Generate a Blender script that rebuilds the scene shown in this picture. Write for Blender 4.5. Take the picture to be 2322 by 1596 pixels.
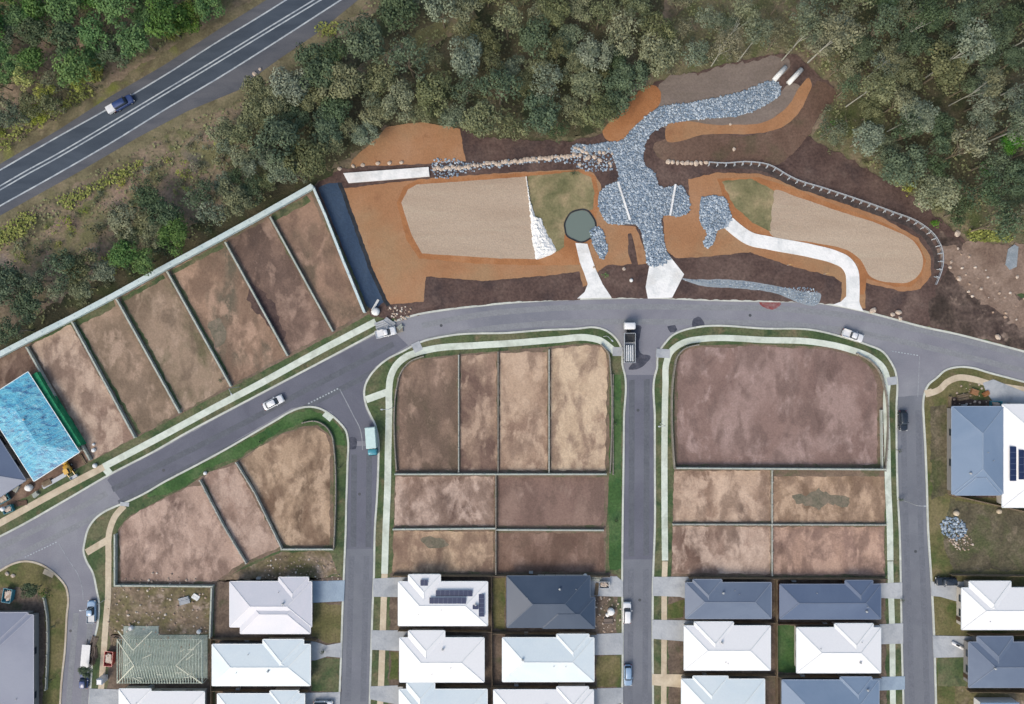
import bpy, bmesh, math, random
from mathutils import Vector, Matrix, noise
from mathutils.geometry import tessellate_polygon
# ------------------------------------------------------------ camera, sky, sun, exposure
for o in list(bpy.data.objects): bpy.data.objects.remove(o)
S = bpy.context.scene
COL = S.collection
H = 155.0
R = math.radians
cd = bpy.data.cameras.new('camera'); cam = bpy.data.objects.new('camera', cd); COL.objects.link(cam)
cam.location = (0, 0, H); cam.rotation_euler = (0, 0, 0)
cd.sensor_width = 36; cd.lens = 36*H/232.1; cd.clip_start = 1; cd.clip_end = 6000
S.camera = cam
w = bpy.data.worlds.new('World'); S.world = w; w.use_nodes = True
wn = w.node_tree.nodes; bg = wn['Background']
sky = wn.new('ShaderNodeTexSky'); sky.sky_type = 'NISHITA'; sky.sun_disc = False
SUN_EL, SUN_AZ = R(46), R(218)          # azimuth measured from +Y, clockwise: light comes from lower left of the picture
sky.sun_elevation = SUN_EL; sky.sun_rotation = SUN_AZ; sky.dust_density = 3.0; sky.air_density = 1.0; sky.ozone_density = 0.6
w.node_tree.links.new(sky.outputs[0], bg.inputs[0]); bg.inputs[1].default_value = 0.15
sl = bpy.data.lights.new('sun', 'SUN'); sl.energy = .9; sl.angle = R(24); sl.color = (1, .95, .88)
so = bpy.data.objects.new('sun', sl); COL.objects.link(so)
sd = Vector((math.sin(SUN_AZ)*math.cos(SUN_EL), math.cos(SUN_AZ)*math.cos(SUN_EL), math.sin(SUN_EL)))
so.rotation_euler = sd.to_track_quat('Z', 'Y').to_euler(); so.location = (-80, -80, 120)
S.view_settings.view_transform = 'Standard'; S.view_settings.look = 'None'
S.view_settings.gamma = 1; S.view_settings.exposure = 0.72
S.render.engine = 'CYCLES'
KR, KG, KB = 1.42, 1.45, 1.55            # display value of a white horizontal card: photo colour / K = base colour
rnd = random.Random(7)

# ------------------------------------------------------------ helpers
def lin(c):
    c /= 255.0
    return c/12.92 if c <= .04045 else ((c+.055)/1.055)**2.4
def C(r, g, b): return (min(.88, lin(r)/KR), min(.85, lin(g)/KG), min(.85, lin(b)/KB), 1)
def W(dx, dy, z=0.0):
    k = (H-z)/H/10.0
    return Vector(((dx-1160.5)*k, (798.0-dy)*k, z))
def tag(o, label=None, cat=None, group=None, kind=None):
    if label: o['label'] = label
    if cat: o['category'] = cat
    if group: o['group'] = group
    if kind: o['kind'] = kind
    return o
def empty(name, loc=(0, 0, 0), rz=0, label=None, cat=None, group=None):
    o = bpy.data.objects.new(name, None); COL.objects.link(o); o.location = loc; o.rotation_euler = (0, 0, rz)
    o.empty_display_size = .3
    return tag(o, label, cat, group)
class MB:
    def __init__(s): s.v = []; s.f = []; s.c = []
    def add(s, vs, fs, col=None):
        n = len(s.v); s.v += [tuple(v) for v in vs]; s.f += [tuple(i+n for i in f) for f in fs]
        if col is not None: s.c += [col]*len(vs)
        return s
    def box(s, x0, y0, z0, x1, y1, z1):
        return s.add([(x0,y0,z0),(x1,y0,z0),(x1,y1,z0),(x0,y1,z0),(x0,y0,z1),(x1,y0,z1),(x1,y1,z1),(x0,y1,z1)],
                     [(3,2,1,0),(4,5,6,7),(0,1,5,4),(1,2,6,5),(2,3,7,6),(3,0,4,7)])
    def bar(s, a, b, w, h):
        a = Vector(a); b = Vector(b); d = (b-a)
        if d.length < 1e-6: return s
        d.normalize(); u = d.cross(Vector((0,0,1)))
        if u.length < 1e-3: u = Vector((1,0,0))
        u.normalize(); n = u.cross(d)
        q = [(-w/2,-h/2),(w/2,-h/2),(w/2,h/2),(-w/2,h/2)]
        vs = [a+u*i+n*j for i,j in q]+[b+u*i+n*j for i,j in q]
        return s.add(vs, [(0,1,2,3),(7,6,5,4),(0,4,5,1),(1,5,6,2),(2,6,7,3),(3,7,4,0)])
    def tube(s, pts, rads, n=7, cap=True):
        base = len(s.v); pts = [Vector(p) for p in pts]
        for i, p in enumerate(pts):
            d = (pts[min(i+1,len(pts)-1)]-pts[max(i-1,0)]).normalized()
            u = d.cross(Vector((0,0,1)));
            if u.length < 1e-2: u = Vector((1,0,0))
            u.normalize(); v = d.cross(u)
            for k in range(n):
                a = 2*math.pi*k/n; s.v.append(tuple(p+(u*math.cos(a)+v*math.sin(a))*rads[i]))
        for i in range(len(pts)-1):
            for k in range(n):
                a = base+i*n+k; b = base+i*n+(k+1)%n
                s.f.append((a, b, b+n, a+n))
        if cap:
            s.f.append(tuple(base+k for k in range(n))[::-1]); s.f.append(tuple(base+(len(pts)-1)*n+k for k in range(n)))
        return s
    def loops(s, loops, cap0=True, cap1=True):
        base = len(s.v); n = len(loops[0])
        for l in loops: s.v += [tuple(p) for p in l]
        for i in range(len(loops)-1):
            for k in range(n):
                a = base+i*n+k; b = base+i*n+(k+1)%n
                s.f.append((a, b, b+n, a+n))
        if cap0: s.f.append(tuple(base+k for k in range(n))[::-1])
        if cap1: s.f.append(tuple(base+(len(loops)-1)*n+k for k in range(n)))
        return s
    def build(s, name, mat, parent=None, smooth=False, loc=None):
        m = bpy.data.meshes.new(name); m.from_pydata(s.v, [], s.f); m.update()
        if s.c:
            a = m.color_attributes.new('tint', 'FLOAT_COLOR', 'POINT')
            buf = []
            for c in s.c: buf += [c[0], c[1], c[2], 1.0]
            a.data.foreach_set('color', buf)
        if mat: m.materials.append(mat)
        if smooth: m.polygons.foreach_set('use_smooth', [True]*len(m.polygons))
        o = bpy.data.objects.new(name, m); COL.objects.link(o)
        if parent: o.parent = parent
        if loc: o.location = loc
        return o
def children(o): return [c for c in bpy.data.objects if c.parent == o]
def copy_tree(o, parent=None, kids=None):
    c = o.copy(); COL.objects.link(c)
    c.parent = parent
    for ch in (kids.get(o.name, []) if kids is not None else children(o)): copy_tree(ch, c, kids)
    return c

# ------------------------------------------------------------ materials
def node_mat(name):
    m = bpy.data.materials.new(name); m.use_nodes = True; nt = m.node_tree
    return m, nt, nt.nodes, nt.links, nt.nodes['Principled BSDF']
def mottle(name, stops, scale=.12, detail=9, rough=.92, patches=(), fine=.22, fscale=2.2, bump=.25, seed=0, world=True,
           stretch=(1,1,1), rot=0, spec=.2, metallic=0, dist=.6):
    """stops: [(pos,(r,g,b) as read in daylight)], patches: [(rgb, scale, threshold, softness, strength)]"""
    m, nt, N, L, P = node_mat(name)
    if world: g = N.new('ShaderNodeNewGeometry'); src = g.outputs['Position']
    else: g = N.new('ShaderNodeTexCoord'); src = g.outputs['Object']
    mp = N.new('ShaderNodeMapping'); L.new(src, mp.inputs[0]); mp.inputs['Rotation'].default_value = (0,0,rot)
    mp.inputs['Location'].default_value = (seed*13.7, seed*7.3, seed*3.1); mp.inputs['Scale'].default_value = stretch
    n1 = N.new('ShaderNodeTexNoise'); L.new(mp.outputs[0], n1.inputs[0]); n1.inputs['Scale'].default_value = scale
    n1.inputs['Detail'].default_value = detail; n1.inputs['Roughness'].default_value = .62; n1.inputs['Distortion'].default_value = dist
    r1 = N.new('ShaderNodeValToRGB'); L.new(n1.outputs[0], r1.inputs[0])
    e = r1.color_ramp.elements
    while len(e) < len(stops): e.new(.5)
    for i, (p, c) in enumerate(stops): e[i].position = p; e[i].color = C(*c)
    out = r1.outputs[0]
    for k, (pc, ps, th, sf, st) in enumerate(patches):
        n = N.new('ShaderNodeTexNoise'); n.noise_dimensions = '4D'; L.new(mp.outputs[0], n.inputs[0]); n.inputs['W'].default_value = seed*1.7+k*5.1
        n.inputs['Scale'].default_value = ps; n.inputs['Detail'].default_value = 8; n.inputs['Roughness'].default_value = .6; n.inputs['Distortion'].default_value = .35
        mr = N.new('ShaderNodeMapRange'); L.new(n.outputs[0], mr.inputs[0]); mr.inputs[1].default_value = th-sf; mr.inputs[2].default_value = th+sf
        mr.inputs[3].default_value = 0; mr.inputs[4].default_value = st
        mx = N.new('ShaderNodeMix'); mx.data_type = 'RGBA'; L.new(mr.outputs[0], mx.inputs[0]); L.new(out, mx.inputs[6]); mx.inputs[7].default_value = C(*pc)
        out = mx.outputs[2]
    n2 = N.new('ShaderNodeTexNoise'); L.new(src, n2.inputs[0]); n2.inputs['Scale'].default_value = fscale; n2.inputs['Detail'].default_value = 4
    mr = N.new('ShaderNodeMapRange'); L.new(n2.outputs[0], mr.inputs[0]); mr.inputs[1].default_value = .25; mr.inputs[2].default_value = .75
    mr.inputs[3].default_value = 1-fine; mr.inputs[4].default_value = 1+fine
    mx = N.new('ShaderNodeVectorMath'); mx.operation = 'SCALE'; L.new(out, mx.inputs[0]); L.new(mr.outputs[0], mx.inputs[3])
    L.new(mx.outputs[0], P.inputs['Base Color'])
    P.inputs['Roughness'].default_value = rough; P.inputs['Specular IOR Level'].default_value = spec; P.inputs['Metallic'].default_value = metallic
    if bump:
        b = N.new('ShaderNodeBump'); b.inputs['Strength'].default_value = bump; b.inputs['Distance'].default_value = .3
        L.new(n2.outputs[0], b.inputs['Height']); L.new(b.outputs[0], P.inputs['Normal'])
    return m
def flat(name, rgb, rough=.5, spec=.4, metallic=0, var=.06, fscale=1.5, bump=0):
    return mottle(name, [(.3, rgb), (.7, rgb)], .3, 3, rough, (), var, fscale, bump, 0, False, spec=spec, metallic=metallic)
def leafmat(name, a, b):
    m, nt, N, L, P = node_mat(name)
    at = N.new('ShaderNodeAttribute'); at.attribute_name = 'tint'
    sp = N.new('ShaderNodeSeparateColor'); L.new(at.outputs['Color'], sp.inputs[0])
    mx = N.new('ShaderNodeMix'); mx.data_type = 'RGBA'; L.new(sp.outputs[0], mx.inputs[0]); mx.inputs[6].default_value = C(*a); mx.inputs[7].default_value = C(*b)
    oi = N.new('ShaderNodeObjectInfo')
    hs = N.new('ShaderNodeHueSaturation'); L.new(mx.outputs[2], hs.inputs['Color'])
    mr = N.new('ShaderNodeMapRange'); L.new(oi.outputs['Random'], mr.inputs[0]); mr.inputs[3].default_value = .488; mr.inputs[4].default_value = .52; L.new(mr.outputs[0], hs.inputs['Hue'])
    m2 = N.new('ShaderNodeMath'); m2.operation = 'MULTIPLY_ADD'; L.new(oi.outputs['Random'], m2.inputs[0]); m2.inputs[1].default_value = 7.13; m2.inputs[2].default_value = 0
    fr = N.new('ShaderNodeMath'); fr.operation = 'FRACT'; L.new(m2.outputs[0], fr.inputs[0])
    mv = N.new('ShaderNodeMapRange'); L.new(fr.outputs[0], mv.inputs[0]); mv.inputs[3].default_value = .78; mv.inputs[4].default_value = 1.22; L.new(mv.outputs[0], hs.inputs['Value'])
    ms = N.new('ShaderNodeMapRange'); L.new(fr.outputs[0], ms.inputs[0]); ms.inputs[3].default_value = 1.1; ms.inputs[4].default_value = .8; L.new(ms.outputs[0], hs.inputs['Saturation'])
    L.new(hs.outputs[0], P.inputs['Base Color']); P.inputs['Roughness'].default_value = .65; P.inputs['Specular IOR Level'].default_value = .25
    return m

# ------------------------------------------------------------ sheets, ribbons, walls
def smooth(pts, closed=True, step=6):
    """Catmull-Rom through D points"""
    n = len(pts); out = []
    rng = range(n if closed else n-1)
    for i in rng:
        if closed: p0, p1, p2, p3 = pts[(i-1)%n], pts[i], pts[(i+1)%n], pts[(i+2)%n]
        else: p0, p1, p2, p3 = pts[max(i-1,0)], pts[i], pts[i+1], pts[min(i+2,n-1)]
        d = math.hypot(p2[0]-p1[0], p2[1]-p1[1]); k = max(1, int(d/step))
        l0 = max(1e-3, math.hypot(p1[0]-p0[0], p1[1]-p0[1])); l2 = max(1e-3, math.hypot(p3[0]-p2[0], p3[1]-p2[1])); d = max(d, 1e-3)
        # finite-difference tangents limited by the segment length so that long sides stay straight
        m1 = [((p2[j]-p1[j])/d*l0/(l0+d)+(p1[j]-p0[j])/l0*d/(l0+d))*d for j in (0,1)]
        m2 = [((p3[j]-p2[j])/l2*d/(l2+d)+(p2[j]-p1[j])/d*l2/(l2+d))*d for j in (0,1)]
        for q in range(k):
            t = q/k; a = 2*t**3-3*t*t+1; b = t**3-2*t*t+t; c = -2*t**3+3*t*t; e = t**3-t*t
            out.append((a*p1[0]+b*m1[0]+c*p2[0]+e*m2[0], a*p1[1]+b*m1[1]+c*p2[1]+e*m2[1]))
    if not closed: out.append(tuple(pts[-1]))
    return out
def subdiv(pts, step=7, closed=True):
    n = len(pts); out = []
    for i in range(n if closed else n-1):
        p, q = pts[i], pts[(i+1)%n]; d = math.hypot(q[0]-p[0], q[1]-p[1]); k = max(1, int(d/step))
        for t in range(k): out.append((p[0]+(q[0]-p[0])*t/k, p[1]+(q[1]-p[1])*t/k))
    if not closed: out.append(tuple(pts[-1]))
    return out
def jitter(pts, amp, sc=.06, seed=0):
    out = []
    for x, y in pts:
        v = noise.noise_vector(Vector((x*sc, y*sc, seed*3.3)))*amp*1.4 + noise.noise_vector(Vector((x*sc*4, y*sc*4, seed*3.3+9)))*amp*.6
        out.append((x+v.x, y+v.y))
    return out
def sheet(name, pts, z, mat, label=None, sm=False, jit=0, skirt=True, kind='structure', seed=1, zb=None):
    p = smooth(pts) if sm else list(pts)
    if jit: p = jitter(subdiv(p, 5), jit, .07, seed)
    P3 = [W(x, y) for x, y in p]
    for v in P3: v.z = z
    tri = tessellate_polygon([P3])
    n = len(P3); vs = [tuple(v) for v in P3]; fs = []
    for t in tri:
        a, b, c = (P3[i] for i in t)
        cr = (b.x-a.x)*(c.y-a.y)-(b.y-a.y)*(c.x-a.x)
        fs.append(tuple(t) if cr > 0 else tuple(t)[::-1])
    if skirt:
        z2 = -.02 if zb is None else zb
        vs += [(v.x, v.y, z2) for v in P3]
        for i in range(n): j = (i+1) % n; fs.append((i, j, j+n, i+n))
    mb = MB(); mb.add(vs, fs); o = mb.build(name, mat)
    tag(o, label, None, None, kind)
    if kind == 'structure' and label: o['category'] = name.replace('_', ' ')
    return o
def ribbon_mb(mb, pts, w, z0, z1, closed=False, off=0.0):
    """solid strip along D points, w in metres, off shifts sideways (metres)"""
    P = [W(x, y) for x, y in pts]; n = len(P)
    L_, R_ = [], []
    for i in range(n):
        if closed: a, b, c = P[i-1], P[i], P[(i+1)%n]
        else: a, b, c = P[max(i-1,0)], P[i], P[min(i+1,n-1)]
        d1 = (b-a); d2 = (c-b)
        if d1.length < 1e-6: d1 = d2.copy()
        if d2.length < 1e-6: d2 = d1.copy()
        d1.normalize(); d2.normalize(); d = (d1+d2)
        if d.length < .1: d = d2
        d.normalize(); nn = Vector((-d.y, d.x, 0)); k = 1/max(.45, abs(nn.dot(Vector((-d2.y, d2.x, 0)))))
        L_.append(b+nn*(off+w/2)*k); R_.append(b+nn*(off-w/2)*k)
    vs = []
    for l, r in zip(L_, R_): vs += [(l.x,l.y,z1),(r.x,r.y,z1),(r.x,r.y,z0),(l.x,l.y,z0)]
    fs = []
    for i in range(n if closed else n-1):
        a = i*4; b = ((i+1)%n)*4
        for q in range(4): q2 = (q+1)%4; fs.append((a+q, a+q2, b+q2, b+q))
    if not closed: fs += [(3,2,1,0), tuple(4*(n-1)+q for q in range(4))]
    mb.add(vs, fs); return mb
def ribbon(name, pts, w, z0, z1, mat, label=None, sm=True, closed=False, kind='structure', off=0, jit=0, parent=None):
    p = smooth(pts, closed) if sm else subdiv(pts, 15, closed)
    if jit: p = jitter(subdiv(p, 5, closed), jit)
    o = ribbon_mb(MB(), p, w, z0, z1, closed, off).build(name, mat, parent)
    if parent is None:
        tag(o, label, None, None, kind)
        if label: o['category'] = name.replace('_', ' ')
    return o

# ------------------------------------------------------------ material library
M = {}
M['ground'] = mottle('ground_mat', [(.32,(96,90,70)),(.45,(120,110,90)),(.56,(142,126,108)),(.68,(110,112,82))], .05, 10,
                     patches=[((96,104,62), .11, .56, .05, .8), ((160,140,122), .05, .58, .05, .75), ((70,78,52), .2, .58, .04, .7)], fine=.35, fscale=1.6, bump=.5)
M['verge_hw'] = mottle('dry_verge', [(.35,(104,98,76)),(.5,(122,116,90)),(.65,(140,128,104))], .2, 8, patches=[((120,130,50), .09, .60, .05, .7), ((92,84,66), .3, .58, .05, .6)], fine=.25)
M['hw'] = mottle('highway_asphalt', [(.35,(66,76,88)),(.6,(80,90,102))], .25, 8, stretch=(.25,1,1), rot=-R(30.5), fine=.1, fscale=5, bump=.1, rough=.85)
M['shoulder'] = mottle('shoulder_asphalt', [(.35,(88,92,100)),(.6,(104,106,112))], .3, 8, stretch=(.25,1,1), rot=-R(30.5), fine=.12, fscale=5, bump=.1)
M['paint'] = mottle('road_paint', [(.35,(150,160,170)),(.6,(196,204,208))], .6, 6, fine=.12, fscale=4, bump=0)
M['road'] = mottle('street_asphalt', [(.35,(133,134,144)),(.5,(142,143,152)),(.65,(151,153,160))], .07, 8, patches=[((122,126,136), .05, .56, .07, .7), ((150,150,156), .3, .62, .05, .4)], fine=.08, fscale=4, bump=.08)
M['road_dark'] = mottle('newer_asphalt', [(.35,(102,104,116)),(.6,(114,116,128))], .09, 8, patches=[((124,127,137), .12, .58, .06, .5)], fine=.08, fscale=4, bump=.08)
M['patch'] = mottle('dark_patch', [(.35,(66,70,82)),(.65,(92,94,106))], .7, 8, fine=.2)
M['kerb'] = mottle('kerb_concrete', [(.35,(192,196,188)),(.65,(220,224,214))], .3, 6, fine=.08)
M['kerb_tan'] = mottle('dusty_kerb', [(.35,(190,176,156)),(.65,(208,200,184))], .3, 6, fine=.08)
M['path'] = mottle('footpath_concrete', [(.35,(206,216,202)),(.65,(230,238,226))], .25, 7, patches=[((180,186,172), .3, .58, .07, .6)], fine=.06)
M['path_tan'] = mottle('dusty_footpath', [(.35,(196,180,156)),(.65,(222,208,184))], .25, 7, fine=.08)
M['conc'] = mottle('driveway_concrete', [(.35,(168,174,180)),(.65,(194,198,202))], .2, 7, patches=[((150,156,164), .35, .6, .06, .6)], fine=.06)
M['conc_blue'] = mottle('blue_driveway', [(.35,(142,160,180)),(.65,(166,184,200))], .15, 6, fine=.05)
M['white_conc'] = mottle('new_concrete', [(.35,(246,248,246)),(.65,(255,255,254))], .2, 7, patches=[((218,222,222), .3, .54, .07, .7), ((204,202,196), .15, .62, .06, .5)], fine=.04)
M['grass'] = mottle('verge_grass', [(.3,(62,84,54)),(.5,(80,98,64)),(.68,(102,110,78))], .13, 9, patches=[((120,116,90), .16, .52, .07, .8), ((132,114,92), .3, .62, .05, .6), ((52,72,52), .4, .6, .05, .6)], fine=.28)
M['grass_lush'] = mottle('lush_grass', [(.3,(54,84,46)),(.5,(72,104,58)),(.7,(98,118,80))], .1, 9, patches=[((50,88,52), .4, .58, .05, .6)], fine=.25)
M['grass_dry'] = mottle('dry_grass', [(.3,(92,92,58)),(.5,(112,108,72)),(.7,(132,122,90))], .12, 9, patches=[((72,92,46), .13, .57, .05, .75), ((128,112,90), .3, .62, .05, .6)], fine=.28)
M['yard'] = mottle('yard_soil', [(.3,(92,80,72)),(.5,(116,102,90)),(.7,(138,122,108))], .3, 9, patches=[((76,88,58), .25, .6, .05, .6)], fine=.3)
M['mulch'] = mottle('dark_mulch', [(.3,(80,64,60)),(.5,(98,80,74)),(.7,(116,98,90))], .14, 9, patches=[((72,62,62), .1, .57, .06, .7), ((116,100,92), .35, .64, .04, .5)], fine=.32, fscale=1.8, bump=.4)
M['weedy'] = mottle('weedy_soil', [(.3,(106,96,78)),(.5,(136,120,102)),(.7,(172,152,136))], .22, 10, patches=[((104,102,64), .12, .52, .06, .75), ((84,72,58), .3, .6, .06, .6), ((186,168,154), .35, .62, .05, .6)], fine=.35, fscale=1.5, bump=.5)
M['soil_rough'] = mottle('rough_soil', [(.3,(72,60,56)),(.5,(98,84,77)),(.7,(134,117,106))], .25, 10, patches=[((176,156,140), .22, .63, .04, .7), ((60,52,46), .1, .57, .05, .8)], fine=.4, fscale=1.4, bump=.6)
M['brown'] = mottle('brown_slope', [(.3,(98,78,66)),(.5,(114,92,80)),(.7,(126,106,92))], .1, 9, patches=[((92,86,66), .12, .6, .06, .6)], fine=.25)
M['mauve'] = mottle('mauve_soil', [(.3,(120,110,100)),(.5,(132,120,112)),(.7,(144,132,122))], .12, 8, fine=.15, stretch=(.5,1.5,1), rot=-R(12))
M['orange'] = mottle('orange_coir', [(.3,(162,118,84)),(.5,(172,128,93)),(.7,(180,140,108))], .07, 8, patches=[((166,140,108), .06, .54, .08, .6), ((146,104,76), .3, .64, .04, .5)], fine=.12, fscale=3)
M['orange_deep'] = mottle('orange_clay', [(.3,(158,108,72)),(.5,(172,120,80)),(.7,(184,136,98))], .15, 8, fine=.14, fscale=3)
M['jute'] = mottle('jute_matting', [(.3,(176,156,136)),(.5,(187,168,148)),(.7,(196,178,158))], .06, 7, stretch=(.3,2.2,1), patches=[((196,182,160), .2, .6, .06, .5)], fine=.13, fscale=3.5, bump=.3)
M['parkgrass'] = mottle('seeded_grass', [(.3,(118,114,82)),(.5,(138,132,98)),(.7,(166,152,118))], .16, 9, patches=[((96,102,70), .16, .56, .07, .7), ((176,156,124), .2, .57, .08, .7)], fine=.2)
M['gravel'] = mottle('gravel_bed', [(.3,(124,138,150)),(.5,(146,158,168)),(.7,(170,178,184))], .9, 8, fine=.25, fscale=3)
M['gravel_pale'] = mottle('pale_gravel', [(.3,(136,148,156)),(.5,(152,162,170)),(.7,(168,176,180))], .5, 8, fine=.15, fscale=3)
M['bluefab'] = mottle('blue_geofabric', [(.3,(44,62,86)),(.5,(58,78,102)),(.7,(76,92,112))], .2, 8, rough=.6, fine=.15, stretch=(1,.3,1), rot=R(22))
M['darkfab'] = mottle('dark_drain', [(.3,(40,46,52)),(.7,(66,68,72))], .4, 6, fine=.2)
def lotmat(seed, base, light, dark, amt=.5, dkamt=.56):
    b = base; d = dark
    return mottle('lot_soil', [(.3, tuple(int(x*.9) for x in b)), (.5, b), (.72, tuple(min(255,int(x*1.08)) for x in b))], .1, 9,
                  patches=[(d, .06, dkamt-.03, .06, .8), (light, .10, amt-.04, .06, .85), (tuple(min(255,x+14) for x in light), .30, amt+.0, .05, .75), (tuple(int(x*.86) for x in b), .22, .55, .05, .7), (tuple(int(x*.9) for x in d), .09, .62, .03, .6)], fine=.16, fscale=2.6, bump=.3, seed=seed, stretch=(1,.62,1), rot=seed*.9)
# ------------------------------------------------------------ ground
mb = MB(); mb.add([(-1500,-1500,0),(1500,-1500,0),(1500,1500,0),(-1500,1500,0)], [(0,1,2,3)])
tag(mb.build('ground', M['ground']), 'dry olive and brown bushland floor under the trees', 'ground', None, 'structure')
M['bank'] = mottle('bank_grass', [(.3,(92,92,68)),(.5,(116,112,86)),(.7,(140,130,106))], .12, 9, patches=[((86,98,56), .14, .55, .06, .8), ((150,134,112), .2, .6, .05, .7)], fine=.3, bump=.5)
M['band'] = mottle('dark_olive_grass', [(.3,(60,62,46)),(.5,(78,76,58)),(.7,(98,92,72))], .15, 9, patches=[((62,74,44), .2, .55, .06, .7)], fine=.3, bump=.5)  # darker olive grass colour for the band along the barrier
M['clearing'] = mottle('pink_clearing', [(.3,(132,116,100)),(.5,(150,130,114)),(.7,(166,146,128))], .12, 9, patches=[((112,114,76), .12, .49, .06, .85), ((112,108,108), .1, .62, .05, .6)], fine=.25, bump=.4)
sheet('grassland', [(1836,150),(1900,195),(1872,262),(1838,312),(1930,363),(2050,433),(2135,497),(2200,548),(2345,556),(2400,560),(2400,500),(2280,480),(2150,400),(2040,330),(1990,240),(1900,130)], .02, M['bank'], 'dry olive grass bank between the brown slope and the dark bush', jit=7)
sheet('grassland', [(1480,185),(1500,60),(1600,-20),(1800,-30),(1830,80),(1760,118),(1640,150)], .02, M['bank'], 'pale grassy gap above the mauve bank', jit=7)
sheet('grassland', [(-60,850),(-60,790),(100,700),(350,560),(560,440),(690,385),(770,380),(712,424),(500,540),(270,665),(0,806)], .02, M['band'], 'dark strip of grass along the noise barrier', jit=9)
sheet('dirt', [(60,620),(-40,600),(40,560),(180,470),(300,400),(420,330),(540,262),(575,262),(560,330),(480,390),(420,400),(300,470),(200,560)], .015, M['clearing'], 'pinkish bare clearing below the highway', jit=11)
sheet('dirt', [(690,395),(655,392),(690,350),(720,340),(700,370)], .025, M['clearing'], 'small bare patch above the end of the noise barrier', jit=3)
M['floor'] = mottle('forest_floor_painted_shade', [(.3,(72,72,52)),(.5,(92,88,66)),(.7,(114,106,84))], .12, 9, patches=[((54,66,42), .15, .55, .06, .8), ((110,100,82), .25, .62, .05, .6)], fine=.35, bump=.5)  # shade in the gaps between crowns is painted into this darker floor colour
sheet('grassland', [(545,225),(640,168),(760,88),(880,15),(960,-40),(1040,-100),(1250,-125),(1500,-100),(1500,-20),(1496,150),(1400,220),(1362,300),(1200,320),(1050,312),(950,280),(870,290),(780,365),(700,395),(640,395),(575,345),(560,280)], .012, M['floor'], 'floor of the main bush, painted dark for tree shade', jit=9)
sheet('grassland', [(1830,-90),(2100,-120),(2390,-90),(2440,200),(2400,500),(2260,490),(2150,410),(2045,335),(1985,240),(1900,120),(1835,60)], .012, M['floor'], 'floor of the bush at the upper right, painted dark for tree shade', jit=9)
sheet('grassland', [(-90,-90),(200,-120),(540,-80),(460,40),(330,125),(230,172),(60,185),(-100,185)], .012, M['floor'], 'floor of the thicket at the top left, painted dark for tree shade', jit=9)
sheet('path', [(790,165),(870,120),(960,62),(1070,22),(1090,40),(1000,92),(900,148),(810,188)], .02, M['clearing'], 'dry grassy track through the bush', jit=5)
# ------------------------------------------------------------ highway
hw_up = [(-700,775),(0,372),(137,292),(245,222),(375,146),(500,64),(580,15),(607,-2),(1300,-450)]
hw_dn = [(1560,-480),(812,0),(717,77),(637,131),(590,165),(560,196),(537,206),(425,252),(312,312),(175,392),(0,489),(-700,890)]
sheet('verge', [(-700,740),(0,345),(245,196),(500,38),(590,-10),(1280,-470),(1290,-450),(600,15),(500,80),(245,240),(0,390),(-700,790)], .010, M['verge_hw'], 'strip of dry grass along the upper side of the highway', jit=5)
sheet('verge', [(-700,880),(0,475),(312,300),(537,198),(640,125),(812,-6),(840,2),(745,85),(640,150),(560,225),(440,275),(330,330),(175,418),(0,512),(-700,915)], .010, M['verge_hw'], 'strip of dusty grass along the lower side of the highway', jit=5)
sheet('highway_shoulder', hw_up+hw_dn, .030, M['shoulder'], 'grey sealed shoulders of the highway')
hu = [(-700,790),(0,386),(125,314),(245,247),(375,170),(500,91),(580,43),(652,-2),(1380,-460)]
hl = [(1500,-465),(776,-2),(580,124),(500,174),(375,248),(250,325),(120,400),(0,467),(-700,880)]
sheet('highway', hu+hl, .040, M['hw'], 'dark asphalt lanes of the highway')
for pts, wd, lb in ((hu, .32, 'white edge line on the upper side of the highway'), (hl, .32, 'white edge line on the lower side of the highway'),
                ([(-700,829),(0,422),(57,389),(125,352),(250,279),(375,204),(500,129),(580,80),(712,0),(1440,-465)], .3, 'upper one of the two white centre lines of the highway'),
                ([(-700,838),(0,431),(57,398),(125,361),(250,288),(375,213),(500,138),(580,89),(724,2),(1450,-462)], .3, 'lower one of the two white centre lines of the highway')):
    ribbon('lane_marking', pts, wd, .035, .047, M['paint'], lb)
# ------------------------------------------------------------ street asphalt
nk = [(-600,1560),(0,1216),(37,1197),(150,1133),(250,1075),(350,1023),(425,980),(500,940),(580,898),(770,798),(850,755),(900,727),(942,714),(1005,703),(1080,694),(1160,686),(1285,679),(1385,676),(1485,675),(1573,679),(1740,683),(1841,685),(1941,702),(2016,721),(2091,741),(2166,757),(2241,776),(2321,797),(2900,960)]
sheet('road', smooth(nk, False)+[(2900,2300),(-600,2300)], .03, M['road'], 'grey asphalt streets of the new estate')
K0 = [(-60,1330),(0,1294),(25,1280),(55,1272),(87,1277),(112,1290),(135,1310),(150,1330),(155,1352),(152,1397),(148,1472),(140,1547),(137,1596),(118,2200),(-600,2200),(-600,1640)]
K1 = [(203,2200),(203,1596),(207,1545),(215,1447),(221,1422),(224,1357),(220,1337),(210,1295),(197,1272),(190,1247),(193,1227),(200,1200),(217,1175),(237,1160),(262,1148),(287,1138),(325,1120),(375,1091),(425,1065),(500,1025),(580,979),(630,950),(655,935),(680,925),(705,922),(730,928),(750,940),(770,958),(785,978),(789,998),(788,1048),(785,1148),(784,1197),(781,1272),(777,1372),(773,1497),(769,1596),(750,2200)]
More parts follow.
